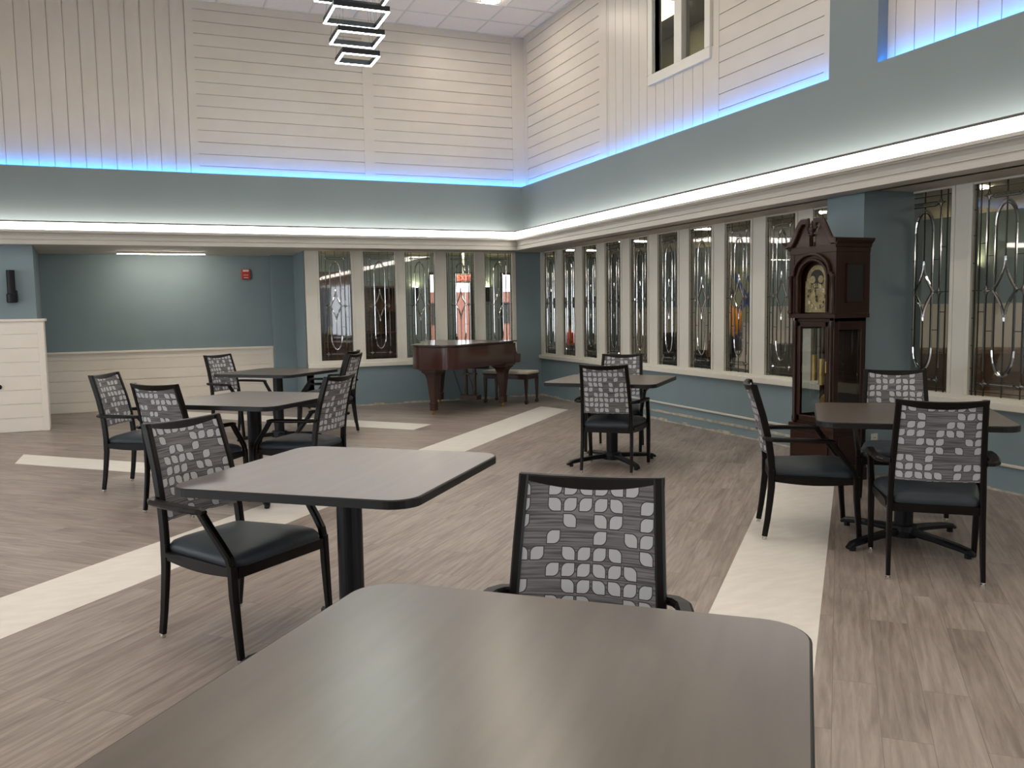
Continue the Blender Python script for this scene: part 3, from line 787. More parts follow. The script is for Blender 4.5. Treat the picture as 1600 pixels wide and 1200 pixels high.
        for A_, C_ in zip(R_, R_[1:]):
            for j in range(4): b.faces.new((A_[j], A_[(j+1) % 4], C_[(j+1) % 4], C_[j]))
        b.faces.new(R_[0]); b.faces.new(R_[-1][::-1])
    apron((-.208, -.215), (.208, -.215), .0); apron((-.245, .248), (.245, .248), .0)
    for s in (-1, 1): apron((s*.208, -.215), (s*.256, .235), .03)
    bx(b, -.23, .23, -.2, .24, .368, .386)
    obj('seat_frame', b, FM, t)
    # front legs with the arms that rise from them
    for s in (-1, 1):
        b = B(); sweep(b, [(s*.262, .268, .02), (s*.264, .258, .14), (s*.266, .248, .28), (s*.266, .244, .40)], rect(.034, .036, .2), up=Vector((0, -1, 0)), scales=[.78, .88, 1, 1.0])
        l = obj('leg', b, FM, t)
        b = B(); cyl(b, .013, 0, .012, 14, T(s*.262, .268, 0)); cyl(b, .006, .01, .024, 8, T(s*.262, .268, 0)); obj('glide', b, 'chrome', l)
        b = B()
        sweep(b, [(s*.266, .244, .385), (s*.268, .232, .43), (s*.273, .196, .48), (s*.280, .138, .552), (s*.284, .108, .594), (s*.284, .096, .608)], rect(.032, .032, .2), up=Vector((0, -1, 0)))
        P_ = [(s*.212, -.262, .612), (s*.240, -.250, .612), (s*.262, -.215, .612), (s*.278, -.12, .612), (s*.288, 0, .611), (s*.287, .090, .610), (s*.284, .120, .606)]
        sweep(b, P_, rect(.044, .026, .3), scales=[.8, .9, 1, 1, 1, .95, .7])
        obj('armrest', b, FM, t)
    return t
CH0 = make_chair('x')
first = [True]
def chair(label, x, y, ang):
    c = CH0 if first[0] else copy_tree(CH0); first[0] = False
    c.location = (x, y, 0); c.rotation_euler = (0, 0, math.radians(ang-90)); c['label'] = label
    return c
chair('black armchair showing its leaf patterned back, just past the big foreground table', .905, 1.835, 233)
chair('black armchair with leaf patterned back on the far left side of the second nearest table', .285, 3.840, -52)
chair('black armchair seen from behind at the clock table, nearest the viewer on the right', 3.706, 3.236, 48.5)
chair('black armchair seen from its side standing over the white floor strip by the clock table', 3.635, 4.085, -34)
chair('black armchair on the far side of the clock table, standing before the pilaster', 4.59, 4.27, 229)
chair('black armchair seen from behind at the middle table below the windows', 3.61, 6.45, 48)
chair('black armchair on the window side of the middle table, half hidden by the nearer one', 4.12, 7.27, 231)
chair('black armchair at the left table, its back overlapped by the nearest left chair', .19, 6.52, 45)
chair('leftmost black armchair, standing off the left table above the end of a white floor strip', -.13, 7.50, -27)
chair('black armchair on the right side of the left table, its back seen at a slant', .99, 6.58, 139)
chair('farthest left black armchair, standing against the white wainscot at the farthest table', .84, 10.15, -48)
chair('black armchair on the right side of the farthest table, in front of another one', 1.76, 9.72, 148)
chair('black armchair hidden behind another on the right of the farthest table, only its top showing', 1.89, 10.44, 147)

# ------------------------------------------------------------------ grandfather clock
CX0, CX1, CY0, CY1 = 4.83, 5.165, 5.13, 5.62     # front x, back x, near y, far y
CW = CY1-CY0; CD = CX1-CX0
ck = thing('grandfather_clock', 'tall dark cherry grandfather clock with arched brass dial against the pilaster', 'clock', (CX0, (CY0+CY1)/2, 0), -PI/2)
# local frame: x across the front (towards -world y ... ), y into the depth, z up
hwid = CW/2
def cb(name, boxes, mt='clock_wood', par=ck, bev=.004, lab=None):
    b = B()
    for q_ in boxes: bx(b, *q_)
    return obj(name, b, mt, par, bevel=bev, label=lab)
cb('plinth', [(-hwid-.02, hwid+.02, -.02, CD, 0, .10), (-hwid-.01, hwid+.01, -.01, CD, .10, .13)])
cb('base', [(-hwid, hwid, 0, CD, .13, .40), (-hwid+.05, hwid-.05, -.012, 0, .17, .36), (-hwid-.012, hwid+.012, -.012, CD, .40, .43), (hwid, hwid+.01, .05, CD-.05, .17, .36)])
w2 = hwid-.02
cb('waist', [(-w2, -w2+.05, .01, .06, .43, 1.29), (w2-.05, w2, .01, .06, .43, 1.29), (-w2, -w2+.04, CD-.05, CD, .43, 1.29), (w2-.04, w2, CD-.05, CD, .43, 1.29),
             (-w2, w2, CD-.012, CD, .43, 1.29), (-w2, w2, .01, CD, .43, .455), (-w2, w2, .01, CD, 1.26, 1.29),
             (-w2, -w2+.02, .06, CD-.05, .43, .50), (w2-.02, w2, .06, CD-.05, .43, .50), (-w2, -w2+.02, .06, CD-.05, 1.20, 1.29), (w2-.02, w2, .06, CD-.05, 1.20, 1.29)])
for s in (-1, 1):
    b = B(); lathe(b, [(.018, .44), (.022, .47), (.016, .50), (.019, .85), (.016, 1.2), (.022, 1.23), (.018, 1.27)], 14, T(s*(w2-.022), .004, 0)); obj('column', b, 'clock_wood', ck, smooth=True)
dr = cb('door', [(-w2+.05, -w2+.085, .0, .02, .455, 1.26), (w2-.085, w2-.05, .0, .02, .455, 1.26), (-w2+.05, w2-.05, .0, .02, .455, .50), (-w2+.05, w2-.05, .0, .02, 1.22, 1.26)])
b = B(); bx(b, -w2+.085, w2-.085, .008, .011, .50, 1.22); obj('pane', b, 'glass', dr)
b = B(); cyl(b, .006, -.012, 0, 10, T(w2-.067, 0, .90) @ Rx(PI/2)); bx(b, w2-.071, w2-.063, -.006, .0, .86, .95); obj('knob', b, 'brass', dr)
for s in (-1, 1):
    b = B(); x_ = s*(w2-.004); bx(b, min(x_, x_-s*.003), max(x_, x_-s*.003), .06, CD-.05, .50, 1.20); obj('side_pane', b, 'glass', ck)
for k, x_ in enumerate((-.085, 0, .085)):
    b = B(); cyl(b, .024, .78-.03*k, .99-.03*k, 20, T(x_, .10, 0)); cyl(b, .0015, .99-.03*k, 1.28, 6, T(x_, .10, 0)); smooth_by_angle(obj('weight', b, 'brass', ck))
b = B(); bx(b, -.006, .006, .158, .162, .60, 1.28); cyl(b, .075, -.006, .006, 28, T(0, .16, .60) @ Rx(PI/2)); obj('pendulum', b, 'brass', ck)
# hood
hh = hwid+.015
hd = cb('hood', [(-hh, hh, -.02, CD, 1.29, 1.325), (-hh+.005, -hh+.05, -.01, CD, 1.325, 1.86), (hh-.05, hh-.005, -.01, CD, 1.325, 1.86), (-hh+.05, hh-.05, CD-.015, CD, 1.325, 1.86), (-hh+.05, hh-.05, .055, .06, 1.325, 1.86),
                 (-hh, hh, -.012, CD, 1.80, 1.855)])
b = B()   # arched front board with an arched opening
def arch_board(b, w_, z0, zs, r, ztop, y0, y1, n=18):
    """board |x|<w_, z0..ztop with opening |x|<r up to zs then a half circle"""
    for s in (-1, 1): bx(b, min(s*r, s*w_), max(s*r, s*w_), y0, y1, z0, zs)
    up, dn = [], []
    for i in range(n+1):
        a = PI*i/n; x_ = r*math.cos(a); dn.append((x_, zs+r*.92*math.sin(a))); up.append((x_, ztop))
    for i in range(n):
        V = [b.verts.new((p[0], y_, p[1])) for y_ in (y0, y1) for p in (dn[i], dn[i+1], up[i+1], up[i])]
        for f in ((0, 1, 2, 3), (7, 6, 5, 4), (0, 4, 5, 1), (2, 6, 7, 3)): b.faces.new([V[k] for k in f])
    for s in (-1, 1): bx(b, min(s*r, s*w_), max(s*r, s*w_), y0, y1, zs, ztop)
arch_board(b, hh-.05, 1.325, 1.60, .150, 1.80, -.006, .012)
obj('arched_door', b, 'clock_wood', hd)
b = B()
pth = [(-.165, -.012, 1.34), (-.165, -.012, 1.60)]+[(.165*math.cos(PI-PI*i/16), -.012, 1.60+.152*math.sin(PI*i/16)) for i in range(1, 16)]+[(.165, -.012, 1.60), (.165, -.012, 1.34)]
sweep(b, pth, rect(.022, .018), up=Vector((0, -1, 0))); obj('arch_moulding', b, 'clock_wood', hd)
b = B()
pth = [(-.235, -.02, 1.63), (-.20, -.02, 1.64)]+[(.20*math.cos(PI-PI*i/16), -.02, 1.64+.155*math.sin(PI*i/16)) for i in range(1, 16)]+[(.20, -.02, 1.64), (.235, -.02, 1.63)]
sweep(b, pth, rect(.020, .03), up=Vector((0, -1, 0))); obj('upper_arch_moulding', b, 'clock_wood', hd)
for s in (-1, 1):
    b = B(); lathe(b, [(.020, 1.325), (.024, 1.34), (.017, 1.36), (.019, 1.5), (.016, 1.60), (.024, 1.615), (.020, 1.63)], 14, T(s*(hh-.024), -.022, 0)); obj('hood_column', b, 'clock_wood', hd, smooth=True)
b = B(); bx(b, hh-.006, hh+.002, .10, CD-.07, 1.42, 1.70); obj('side_window', b, 'dark', hd)
b = B()
for q_ in ((.09, CD-.06, 1.41, 1.42), (.09, CD-.06, 1.70, 1.71), (.09, .10, 1.41, 1.71), (CD-.07, CD-.06, 1.41, 1.71)): bx(b, hh-.004, hh+.006, *q_)
obj('side_window_frame', b, 'clock_wood', hd)
# cornice at the sides
b = B()
pr = [(0, 1.83), (.012, 1.84), (.016, 1.86), (.04, 1.885), (.045, 1.895), (.045, 1.905), (0, 1.905)]
for s in (-1, 1):
    R_ = [[b.verts.new((s*(hh-.004+d), y_-(d if k == 0 else 0), z)) for d, z in pr] for k, y_ in enumerate((-.015, CD))]
    for j in range(len(pr)): b.faces.new((R_[0][j], R_[0][(j+1) % len(pr)], R_[1][(j+1) % len(pr)], R_[1][j]))
    b.faces.new(R_[0]); b.faces.new(R_[1][::-1])
bx(b, -hh, hh, .0, CD, 1.855, 1.89)
obj('cornice', b, 'clock_wood', hd)
# swan-neck pediment: board plus two curling mouldings
n = 26
def ped(u): # height of the swan neck, u = 0 edge .. 1 centre
    if u < .14: return 1.885
    t_ = (u-.14)/.86; return 1.885+.170*(3*min(1, t_*1.35)**2-2*min(1, t_*1.35)**3)**.8
for s in (-1, 1):
    b = B()
    for i in range(n):
        u0, u1 = i/n, (i+1)/n; x0, x1 = s*(hh-u0*(hh-.035)), s*(hh-u1*(hh-.035))
        zb = 1.855
        za, zc = ped(u0)-.012, ped(u1)-.012
        cut0 = .11*max(0, (u0-.72)/.28)**1.2; cut1 = .11*max(0, (u1-.72)/.28)**1.2
        V = [b.verts.new(v) for y_ in (-.012, .02) for v in ((x0, y_, zb), (x1, y_, zb), (x1, y_, max(zb+.01, zc-cut1)), (x0, y_, max(zb+.01, za-cut0)))]
        for f in ((0, 1, 2, 3), (7, 6, 5, 4), (2, 6, 7, 3), (0, 4, 5, 1)): b.faces.new([V[k] for k in f])
    obj('pediment_board', b, 'clock_wood', hd)
for s in (-1, 1):
    b = B()
    P_ = [(s*(hh+.035), -.025, 1.868)]+[(s*(hh-u*(hh-.048)), -.025, ped(u)) for u in [i/14 for i in range(15)]]+[(s*.040, -.025, 2.025), (s*.046, -.025, 2.0), (s*.062, -.025, 2.005)]
    sweep(b, P_, rect(.05, .030), up=Vector((0, 0, 1)) if False else Vector((0, -1, 0)), scales=[.8]*1+[1]*15+[.8, .6, .4])
    obj('swan_neck', b, 'clock_wood', hd)
b = B(); lathe(b, [(.0, 1.86), (.014, 1.86), (.010, 1.93), (.030, 1.94), (.030, 1.95), (.012, 1.955), (.028, 1.975), (.026, 2.0), (.010, 2.015), (.012, 2.03), (.004, 2.055), (0, 2.065)], 16, T(0, -.02, 0)); obj('finial', b, 'clock_wood', hd, smooth=True)
# dial
dl = cb('dial', [(-.132, .132, .040, .046, 1.335, 1.585)], 'dial', ck, 0)
b = B(); n = 20
c = [(0, 1.585)]+[(.118*math.cos(PI*i/n), 1.585+.125*math.sin(PI*i/n)) for i in range(n+1)]
V0 = [b.verts.new((x_, .040, z)) for x_, z in c]; V1 = [b.verts.new((x_, .046, z)) for x_, z in c]
b.faces.new(V0[1:]); b.faces.new(V1[:0:-1])
for i in range(1, n+1): b.faces.new((V0[i], V0[i+1], V1[i+1], V1[i]))
obj('dial_arch', b, 'dial', dl)
b = B(); lathe(b, [(.108, -.001), (.108, -.004), (.075, -.004), (.075, -.001)], 36, T(0, .040, 1.46) @ Rx(PI/2) @ Matrix.Scale(-1, 4, (0, 0, 1))); obj('chapter_ring', b, 'dial', dl)
for k in range(1, 13):
    cu = bpy.data.curves.new('numeral', 'FONT'); cu.body = str(k); cu.size = .040; cu.align_x = 'CENTER'; cu.align_y = 'CENTER'; cu.extrude = .001
    o = text_mesh('numeral', cu, M['ivory'] if k in (1, 2, 6, 7, 8) else M['dark'])
    a = PI/2-k*PI/6; o.location = (.092*math.cos(a), .033, 1.46+.092*math.sin(a)); o.rotation_euler = (PI/2, 0, 0); o.parent = dl
b = B()
cyl(b, .007, 0, .012, 12, T(0, .040, 1.46) @ Rx(PI/2))
for L_, a, w_ in ((.045, math.radians(-75), .010), (.075, math.radians(100), .006)):
    bx(b, 0, L_, -.001, .001, -w_/2, w_/2, mat=T(0, .030, 1.46) @ Ry(-a))
    cyl(b, w_*1.1, -.001, .001, 12, T(L_*.62*math.cos(a), .029, 1.46+L_*.62*math.sin(a)) @ Rx(PI/2))
obj('hands', b, 'dark', dl)
b = B(); cyl(b, .075, 0, .003, 30, T(0, .040, 1.60) @ Rx(PI/2)); obj('moon_disc', b, 'charcoal', dl)
for s in (-1, 1):
    b = B(); cyl(b, .030, 0, .005, 20, T(s*.045, .040, 1.597) @ Rx(PI/2)); obj('moon_globe', b, 'dial', dl)

# ------------------------------------------------------------------ baby grand piano
PA = math.radians(38)
pn = thing('grand_piano', 'closed reddish mahogany baby grand piano standing in the corner under the windows', 'piano', (4.24, 11.80, 0), PA)
# local x = towards the keyboard (player), y = away from the camera; legs at the keyboard end x=0
Wd = 1.36; yb = -.66; yt = yb+Wd       # bass side y, treble side y
def outline(off=0, xk=.26):
    pts = [(xk+off, yb-off), (xk+off, yt+off)]
    # treble side: straight, then the bentside S, tail, then the bass side
    pts += [(-.12, yt+off)]
    for i in range(1, 13):
        u = i/12; x_ = -.12-1.08*u; y_ = yt-.56*(3*u*u-2*u**3)
        pts.append((x_-off*.3, y_+off))
    cx, cy, r = -1.26, yb+.50, .28+off
    for i in range(0, 9):
        a = PI/2+i*PI/2/8; pts.append((cx-(r*.75)*math.sin(a-PI/2), cy+.26*math.cos(a-PI/2)+off*math.cos(a-PI/2)))
    for i in range(0, 9):
        a = i*PI/2/8; pts.append((-1.31-.16*math.cos(a)-off*math.cos(a), yb+.20-.20*math.sin(a)-off*math.sin(a)))
    return pts
b = B(); prism(b, outline(0, .13), .625, .915); smooth_by_angle(obj('case', b, 'mahogany_piano', pn, bevel=.006), .6)
b = B(); prism(b, outline(.018, .16), .932, .950); ld = smooth_by_angle(obj('lid', b, 'mahogany_piano', pn, bevel=.004), .6)
b = B(); prism(b, outline(-.008, .12), .915, .932); obj('lid_liner', b, 'dark', pn)
# key blocks and key bed
for s, y0 in (('bass', yb), ('treble', yt-.06)):
    b = B(); pr = [(.13, .625), (.13, .915), (.16, .915), (.165, .86), (.18, .80), (.215, .755), (.30, .75), (.315, .735), (.315, .665), (.30, .655), (.30, .625)]
    V0 = [b.verts.new((x_, y0, z)) for x_, z in pr]; V1 = [b.verts.new((x_, y0+.06, z)) for x_, z in pr]
    b.faces.new(V0); b.faces.new(V1[::-1])
    for i in range(len(pr)): b.faces.new((V0[i], V0[(i+1) % len(pr)], V1[(i+1) % len(pr)], V1[i]))
    obj('cheek', b, 'mahogany_piano', pn, bevel=.004)
b = B(); bx(b, .0, .30, yb+.06, yt-.06, .625, .665); bx(b, .13, .16, yb+.06, yt-.06, .665, .69); obj('key_bed', b, 'mahogany_piano', pn)
b = B(); bx(b, .12, .15, yb+.06, yt-.06, .665, .90); bx(b, .15, .22, yb+.06, yt-.06, .76, .775); obj('fallboard', b, 'mahogany_piano', pn, bevel=.004)
b = B(); k_w = (Wd-.14)/52
for i in range(52): bx(b, .15, .285, yb+.07+i*k_w+.0008, yb+.07+(i+1)*k_w-.0008, .69, .705)
obj('white_keys', b, 'ivory', pn)
b = B()
for i in range(51):
    if i % 7 in (0, 1, 3, 4, 5): bx(b, .15, .235, yb+.07+(i+1)*k_w-.006, yb+.07+(i+1)*k_w+.006, .705, .717)
obj('black_keys', b, 'dark', pn)
b = B()     # beams under the case
bx(b, -.95, .1, -.04, .06, .57, .625); bx(b, -.5, -.42, yb+.1, yt-.3, .575, .625); bx(b, -.02, .10, yb+.08, yt-.08, .585, .625); obj('under_beams', b, 'dark', pn)
def pleg(x_, y_, par=pn):
    b = B()
    def lvl(h, z): return [b.verts.new((x_+sx*h, y_+sy*h, z)) for sx, sy in ((-1, -1), (1, -1), (1, 1), (-1, 1))]
    prof = [(.135, .625), (.135, .600), (.115, .600), (.115, .578), (.082, .545), (.066, .50), (.062, .47), (.036, .165), (.036, .16), (.046, .158), (.046, .145), (.041, .14), (.041, .062), (.030, .055)]
    R_ = [lvl(*p) for p in prof]
    for A_, C_ in zip(R_, R_[1:]):
        for j in range(4): b.faces.new((A_[j], A_[(j+1) % 4], C_[(j+1) % 4], C_[j]))
    b.faces.new(R_[0]); b.faces.new(R_[-1][::-1])
    l = obj('leg', b, 'mahogany_piano', par, bevel=.004)
    b = B(); cyl(b, .026, -.009, .009, 16, T(x_-.012, y_, .027) @ Rx(PI/2)); bx(b, x_-.012, x_+.012, y_-.014, y_+.014, .03, .058); obj('caster', b, 'brass', l)
pleg(.0, yb+.13); pleg(.0, yt-.13); pleg(-1.22, yb+.50)
lyr = None
b = B()
for y_ in (-.075, .075): bx(b, -.06, -.02, y_-.02, y_+.02, .14, .60)
bx(b, -.08, .0, -.13, .13, .575, .60); bx(b, -.10, .02, -.15, .15, .085, .150); bx(b, -.07, -.01, -.11, .11, .45, .475)
lyr = obj('pedal_lyre', b, 'mahogany_piano', pn, bevel=.004)
for y_ in (-.07, 0, .07):
    b = B(); sweep(b, [(.0, y_, .10), (.08, y_, .10), (.13, y_, .085)], rect(.022, .012)); obj('pedal', b, 'brass', lyr)
b = B()
for y_ in (-.12, .12): sweep(b, [(-.08, y_, .13), (-.34, y_, .59)], circ(.005, 6), up=Vector((0, 1, 0)))
obj('brace_rod', b, 'came', lyr)
# bench
bn = thing('piano_bench', 'dark wooden piano bench with a cream padded top beside the piano', 'bench', (4.865, 11.80, 0), math.radians(38))
b = B(); bx(b, -.19, .19, -.38, .38, .44, .485); bo = obj('cushion', b, 'cushion', bn, bevel=.014, segs=3)
b = B(); bx(b, -.18, .18, -.37, .37, .365, .44); bx(b, -.195, .195, -.385, .385, .425, .442); obj('apron', b, 'mahogany', bn, bevel=.004)
for sx in (-1, 1):
    for sy in (-1, 1):
        b = B(); R_ = [[b.verts.new((sx*.165+a*h, sy*.35+c*h, z)) for a, c in ((-1, -1), (1, -1), (1, 1), (-1, 1))] for h, z in ((.022, .40), (.022, .34), (.012, .055), (.020, .045), (.020, .02), (.012, 0))]
        for A_, C_ in zip(R_, R_[1:]):
            for j in range(4): b.faces.new((A_[j], A_[(j+1) % 4], C_[(j+1) % 4], C_[j]))
        b.faces.new(R_[0]); b.faces.new(R_[-1][::-1]); obj('leg', b, 'mahogany', bn)

# ------------------------------------------------------------------ the rooms behind the leaded windows
EX, EY = 10.6, 18.5
b = B(); poly(b, [(WX+.14, -2), (EX, -2), (EX, EY), (-3, EY), (-3, AY+.1), (2.06, AY+.1), (2.06, WY+.14), (WX+.14, WY+.14)], 0, 0); struct('floor_lounge', b, 'carpet')
b = B(); bx(b, WX+.14, EX, -2, EY, 2.62, 2.7); bx(b, -3, WX+.14, WY+.14, EY, 2.62, 2.7); struct('ceiling_lounge', b, 'soffit')
b = B(); bx(b, EX, EX+.1, -2, EY, 0, 2.7); bx(b, WX, EX, -2.1, -2, 0, 2.7); bx(b, WX+.02, WX+.12, -2, WY, ZS+.02, 2.7); bx(b, 2.06, WX+.1, WY+.02, WY+.12, ZS+.02, 2.7); struct('wall_lounge_right', b, 'paint_blue')
shp = B(); bx(shp, EX-.03, EX, -2, EY, 0, 1.34); bx(shp, EX-.05, EX, -2, EY, 1.34, 1.375); struct('wall_lounge_wainscot', shp, 'white_board')
punched('wall_lounge_back', 'x', -3, EX, 0, 2.7, EY, EY+.12, [(5.66, 6.12, .35, 2.25), (6.27, 6.72, .45, 2.25), (7.40, 7.72, .1, 2.25)], 'paint_blue')
b = B(); bx(b, -3.1, -3, AY, EY, 0, 2.7); bx(b, -3, 2.06, AY+.1, AY+.15, 0, 2.7); struct('wall_lounge_left', b, 'brown')
b = B()
for a, c, z0, z1 in ((5.66, 6.12, .35, 2.25), (6.27, 6.72, .45, 2.25), (7.40, 7.72, .1, 2.25)):
    for q_ in ((a, a+.05, z0, z1), (c-.05, c, z0, z1), (a, c, z0, z0+.05), (a, c, z1-.05, z1)): bx(b, q_[0], q_[1], EY+.02, EY+.08, q_[2], q_[3])
struct('window_19', b, 'dark')
b = B(); bx(b, -20, 30, EY+.3, 60, -.3, -.2); struct('floor_outside', b, 'grass')
ob = thing('building', 'red brick building outside the far lounge windows', 'building', (9.5, 34, 0))
b = B(); bx(b, -5, 9, 0, 4, -.2, 2.15); obj('wall', b, 'brick', ob)
for x_ in (-4, -1.5, 1, 3.5, 6):
    b = B(); bx(b, x_, x_+1, -.03, .02, .8, 1.7); obj('window', b, 'dark', ob)
def lounge_light(x_, y_, L_, along, lb):
    b = B()
    if along == 'x': bx(b, x_-L_/2, x_+L_/2, y_-.05, y_+.05, 2.60, 2.619)
    else: bx(b, x_-.05, x_+.05, y_-L_/2, y_+L_/2, 2.60, 2.619)
    tag(obj('linear_ceiling_light', b, 'room_lamp'), lb, 'light', 'lounge ceiling lights')
ORD = ('first', 'second', 'third', 'fourth', 'fifth', 'sixth')
LLAB = ['%s warm ceiling light strip from the clock side, beyond the long window wall' % o_ for o_ in ORD]+['%s warm ceiling light strip from the alcove side, beyond the piano windows' % o_ for o_ in ORD[:4]]
k = 0
for x_, y_, a in ((7.6, 4.4, 'x'), (7.6, 6.6, 'x'), (7.6, 9.0, 'x'), (7.8, 11.4, 'x'), (7.8, 13.8, 'x'), (8.2, 16.2, 'x'), (3.4, 13.6, 'x'), (4.4, 15.6, 'x'), (2.0, 16.4, 'y'), (5.6, 16.9, 'x')):
    lounge_light(x_, y_, 1.3, a, LLAB[k]); k += 1
def lounge_sconce(x_, y_, rz, lb):
    t = thing('wall_sconce', lb, 'wall lamp', (x_, y_, 1.75), rz, 'lounge sconces')
    b = B(); cyl(b, .045, -.17, .17, 14, T(0, -.08, 0)); obj('tube', b, 'black_steel', t)
    b = B(); cyl(b, .040, .171, .176, 14, T(0, -.08, 0)); obj('bulb', b, 'sconce_glow', t)
for k, y_ in enumerate((4.6, 7.4, 8.6, 11.2, 14.6)): lounge_sconce(EX, y_, -PI/2, '%s small glowing sconce from the clock side, on the wall beyond the long windows' % ORD[k])
for x_ in (3.2, 5.35, 7.05, 8.3): lounge_sconce(x_, EY, 0, '%s small glowing sconce from the alcove side, on the wall beyond the piano windows' % ORD[(3.2, 5.35, 7.05, 8.3).index(x_)])
# exit sign
t = thing('exit_sign', 'red lit exit sign seen through the leaded window behind the piano', 'sign', (5.97, 17.0, 2.06), 0)
b = B(); bx(b, -.16, .16, -.02, .02, -.10, .10); bx(b, -.02, .02, -.01, .01, .10, .56); obj('housing', b, 'plastic_white', t)
cu = bpy.data.curves.new('lettering', 'FONT'); cu.body = 'EXIT'; cu.size = .15; cu.align_x = 'CENTER'; cu.align_y = 'CENTER'; cu.extrude = .003
o = text_mesh('lettering', cu, M['exit_red']); o.location = (0, -.024, 0); o.rotation_euler = (PI/2, 0, 0); o.parent = t
# furniture in the lounge
def armchair(label, x_, y_, rz, mt, grp=None, bh=.72):
    t = thing('armchair', label, 'armchair', (x_, y_, 0), rz, grp)
    b = B(); bx(b, -.33, .33, -.32, .34, .12, .42); obj('seat', b, mt, t, bevel=.04)
    b = B(); bx(b, -.33, .33, -.42, -.28, .12, bh); obj('backrest', b, mt, t, bevel=.05)
    for s in (-1, 1):
        b = B(); bx(b, min(s*.33, s*.43), max(s*.33, s*.43), -.40, .34, .10, .64); obj('armrest', b, mt, t, bevel=.04)
    for sx in (-1, 1):
        for sy in (-1, 1):
            b = B(); cyl(b, .02, 0, .12, 10, T(sx*.33, sy*.30, 0)); obj('leg', b, 'brown', t)
armchair('black upholstered armchair in the lounge, farther off than the person in amber', 8.3, 12.4, math.radians(200), 'charcoal', bh=.95)
armchair('black upholstered armchair in the lounge with the person in orange sitting in it', 7.15, 14.5, math.radians(10), 'charcoal')
armchair('black armchair close behind the leaded window left of the clock', 6.85, 8.35, math.radians(-20), 'charcoal', bh=.95)
armchair('black armchair low behind the fifth leaded window of the long row', 6.9, 10.6, math.radians(60), 'charcoal')
t = thing('sofa', 'brown sofa behind the leaded window beside the pilaster', 'sofa', (8.2, 6.2, 0), math.radians(-35))
b = B(); bx(b, -.9, .9, -.4, .4, .1, .44); obj('seat', b, 'brown_sofa', t, bevel=.05)
b = B(); bx(b, -.9, .9, .3, .5, .1, .9); obj('backrest', b, 'brown_sofa', t, bevel=.06)
for s in (-1, 1):
    b = B(); bx(b, min(s*.9, s*1.05), max(s*.9, s*1.05), -.4, .5, .05, .64); obj('armrest', b, 'brown_sofa', t, bevel=.05)
t = thing('sideboard', 'reddish brown sideboard behind the rightmost leaded window', 'cabinet', (8.6, 4.6, 0), math.radians(-20))
b = B(); bx(b, -.8, .8, -.25, .25, .08, .86); bx(b, -.84, .84, -.28, .28, .86, .90); obj('body', b, 'mahogany', t, bevel=.01)
for x_ in (-.78, -.26, .26):
    b = B(); bx(b, x_, x_+.5, -.268, -.25, .14, .80); d = obj('door', b, 'mahogany', t, bevel=.006)
    b = B(); cyl(b, .012, 0, .02, 10, T(x_+.44, -.268, .5) @ Rx(PI/2)); obj('knob', b, 'brass', d)
b = B(); bx(b, -.25, .25, -.17, .17, .902, .912, mat=T(8.3, 4.72, 0) @ Rz(.3)); tag(obj('papers', b, 'paper'), 'white sheets of paper lying on the lounge sideboard', 'paper')
t = thing('cabinet', 'tall brown wooden cabinet behind the leftmost leaded window', 'cabinet', (2.75, 15.2, 0), 0)
b = B(); bx(b, -.55, .55, -.2, .25, 0, 2.1); obj('body', b, 'brown', t, bevel=.01)
for x_ in (-.53, .01):
    b = B(); bx(b, x_, x_+.52, -.22, -.2, .08, 2.04); d = obj('door', b, 'brown', t, bevel=.006)
    b = B(); bx(b, -.02 if x_ < 0 else .02, 0 if x_ < 0 else .04, -.25, -.22, 1.0, 1.15); obj('handle', b, 'brass', d)
t = thing('bookcase', 'dark wood bookcase behind the second leaded window from the left', 'bookcase', (4.05, 16.9, 0), 0)
b = B(); bx(b, -.55, .55, .18, .2, 0, 1.9); bx(b, -.55, -.52, -.2, .2, 0, 1.9); bx(b, .52, .55, -.2, .2, 0, 1.9)
for z in (.05, .5, .95, 1.4, 1.87): bx(b, -.52, .52, -.2, .18, z, z+.03)
obj('body', b, 'brown', t)
# wall picture of blue strokes
t = thing('wall_picture', 'pale wall picture with bold blue strokes seen through the leaded windows', 'picture', (EX-.06, 13.55, 1.62), -PI/2)
b = B(); bx(b, -.55, .55, -.02, 0, -.55, .55); obj('canvas', b, 'art_ground', t)
b = B()
for p, q_ in (((-.35, .4), (.3, -.4)), ((-.3, -.45), (.25, .1)), ((.1, .35), (.4, -.2))):
    a = math.atan2(q_[1]-p[1], q_[0]-p[0]); L_ = math.dist(p, q_); bx(b, 0, L_, -.028, -.02, -.06, .06, mat=T(p[0], 0, p[1]) @ Ry(-a))
obj('brush_strokes', b, 'blue_art', t)

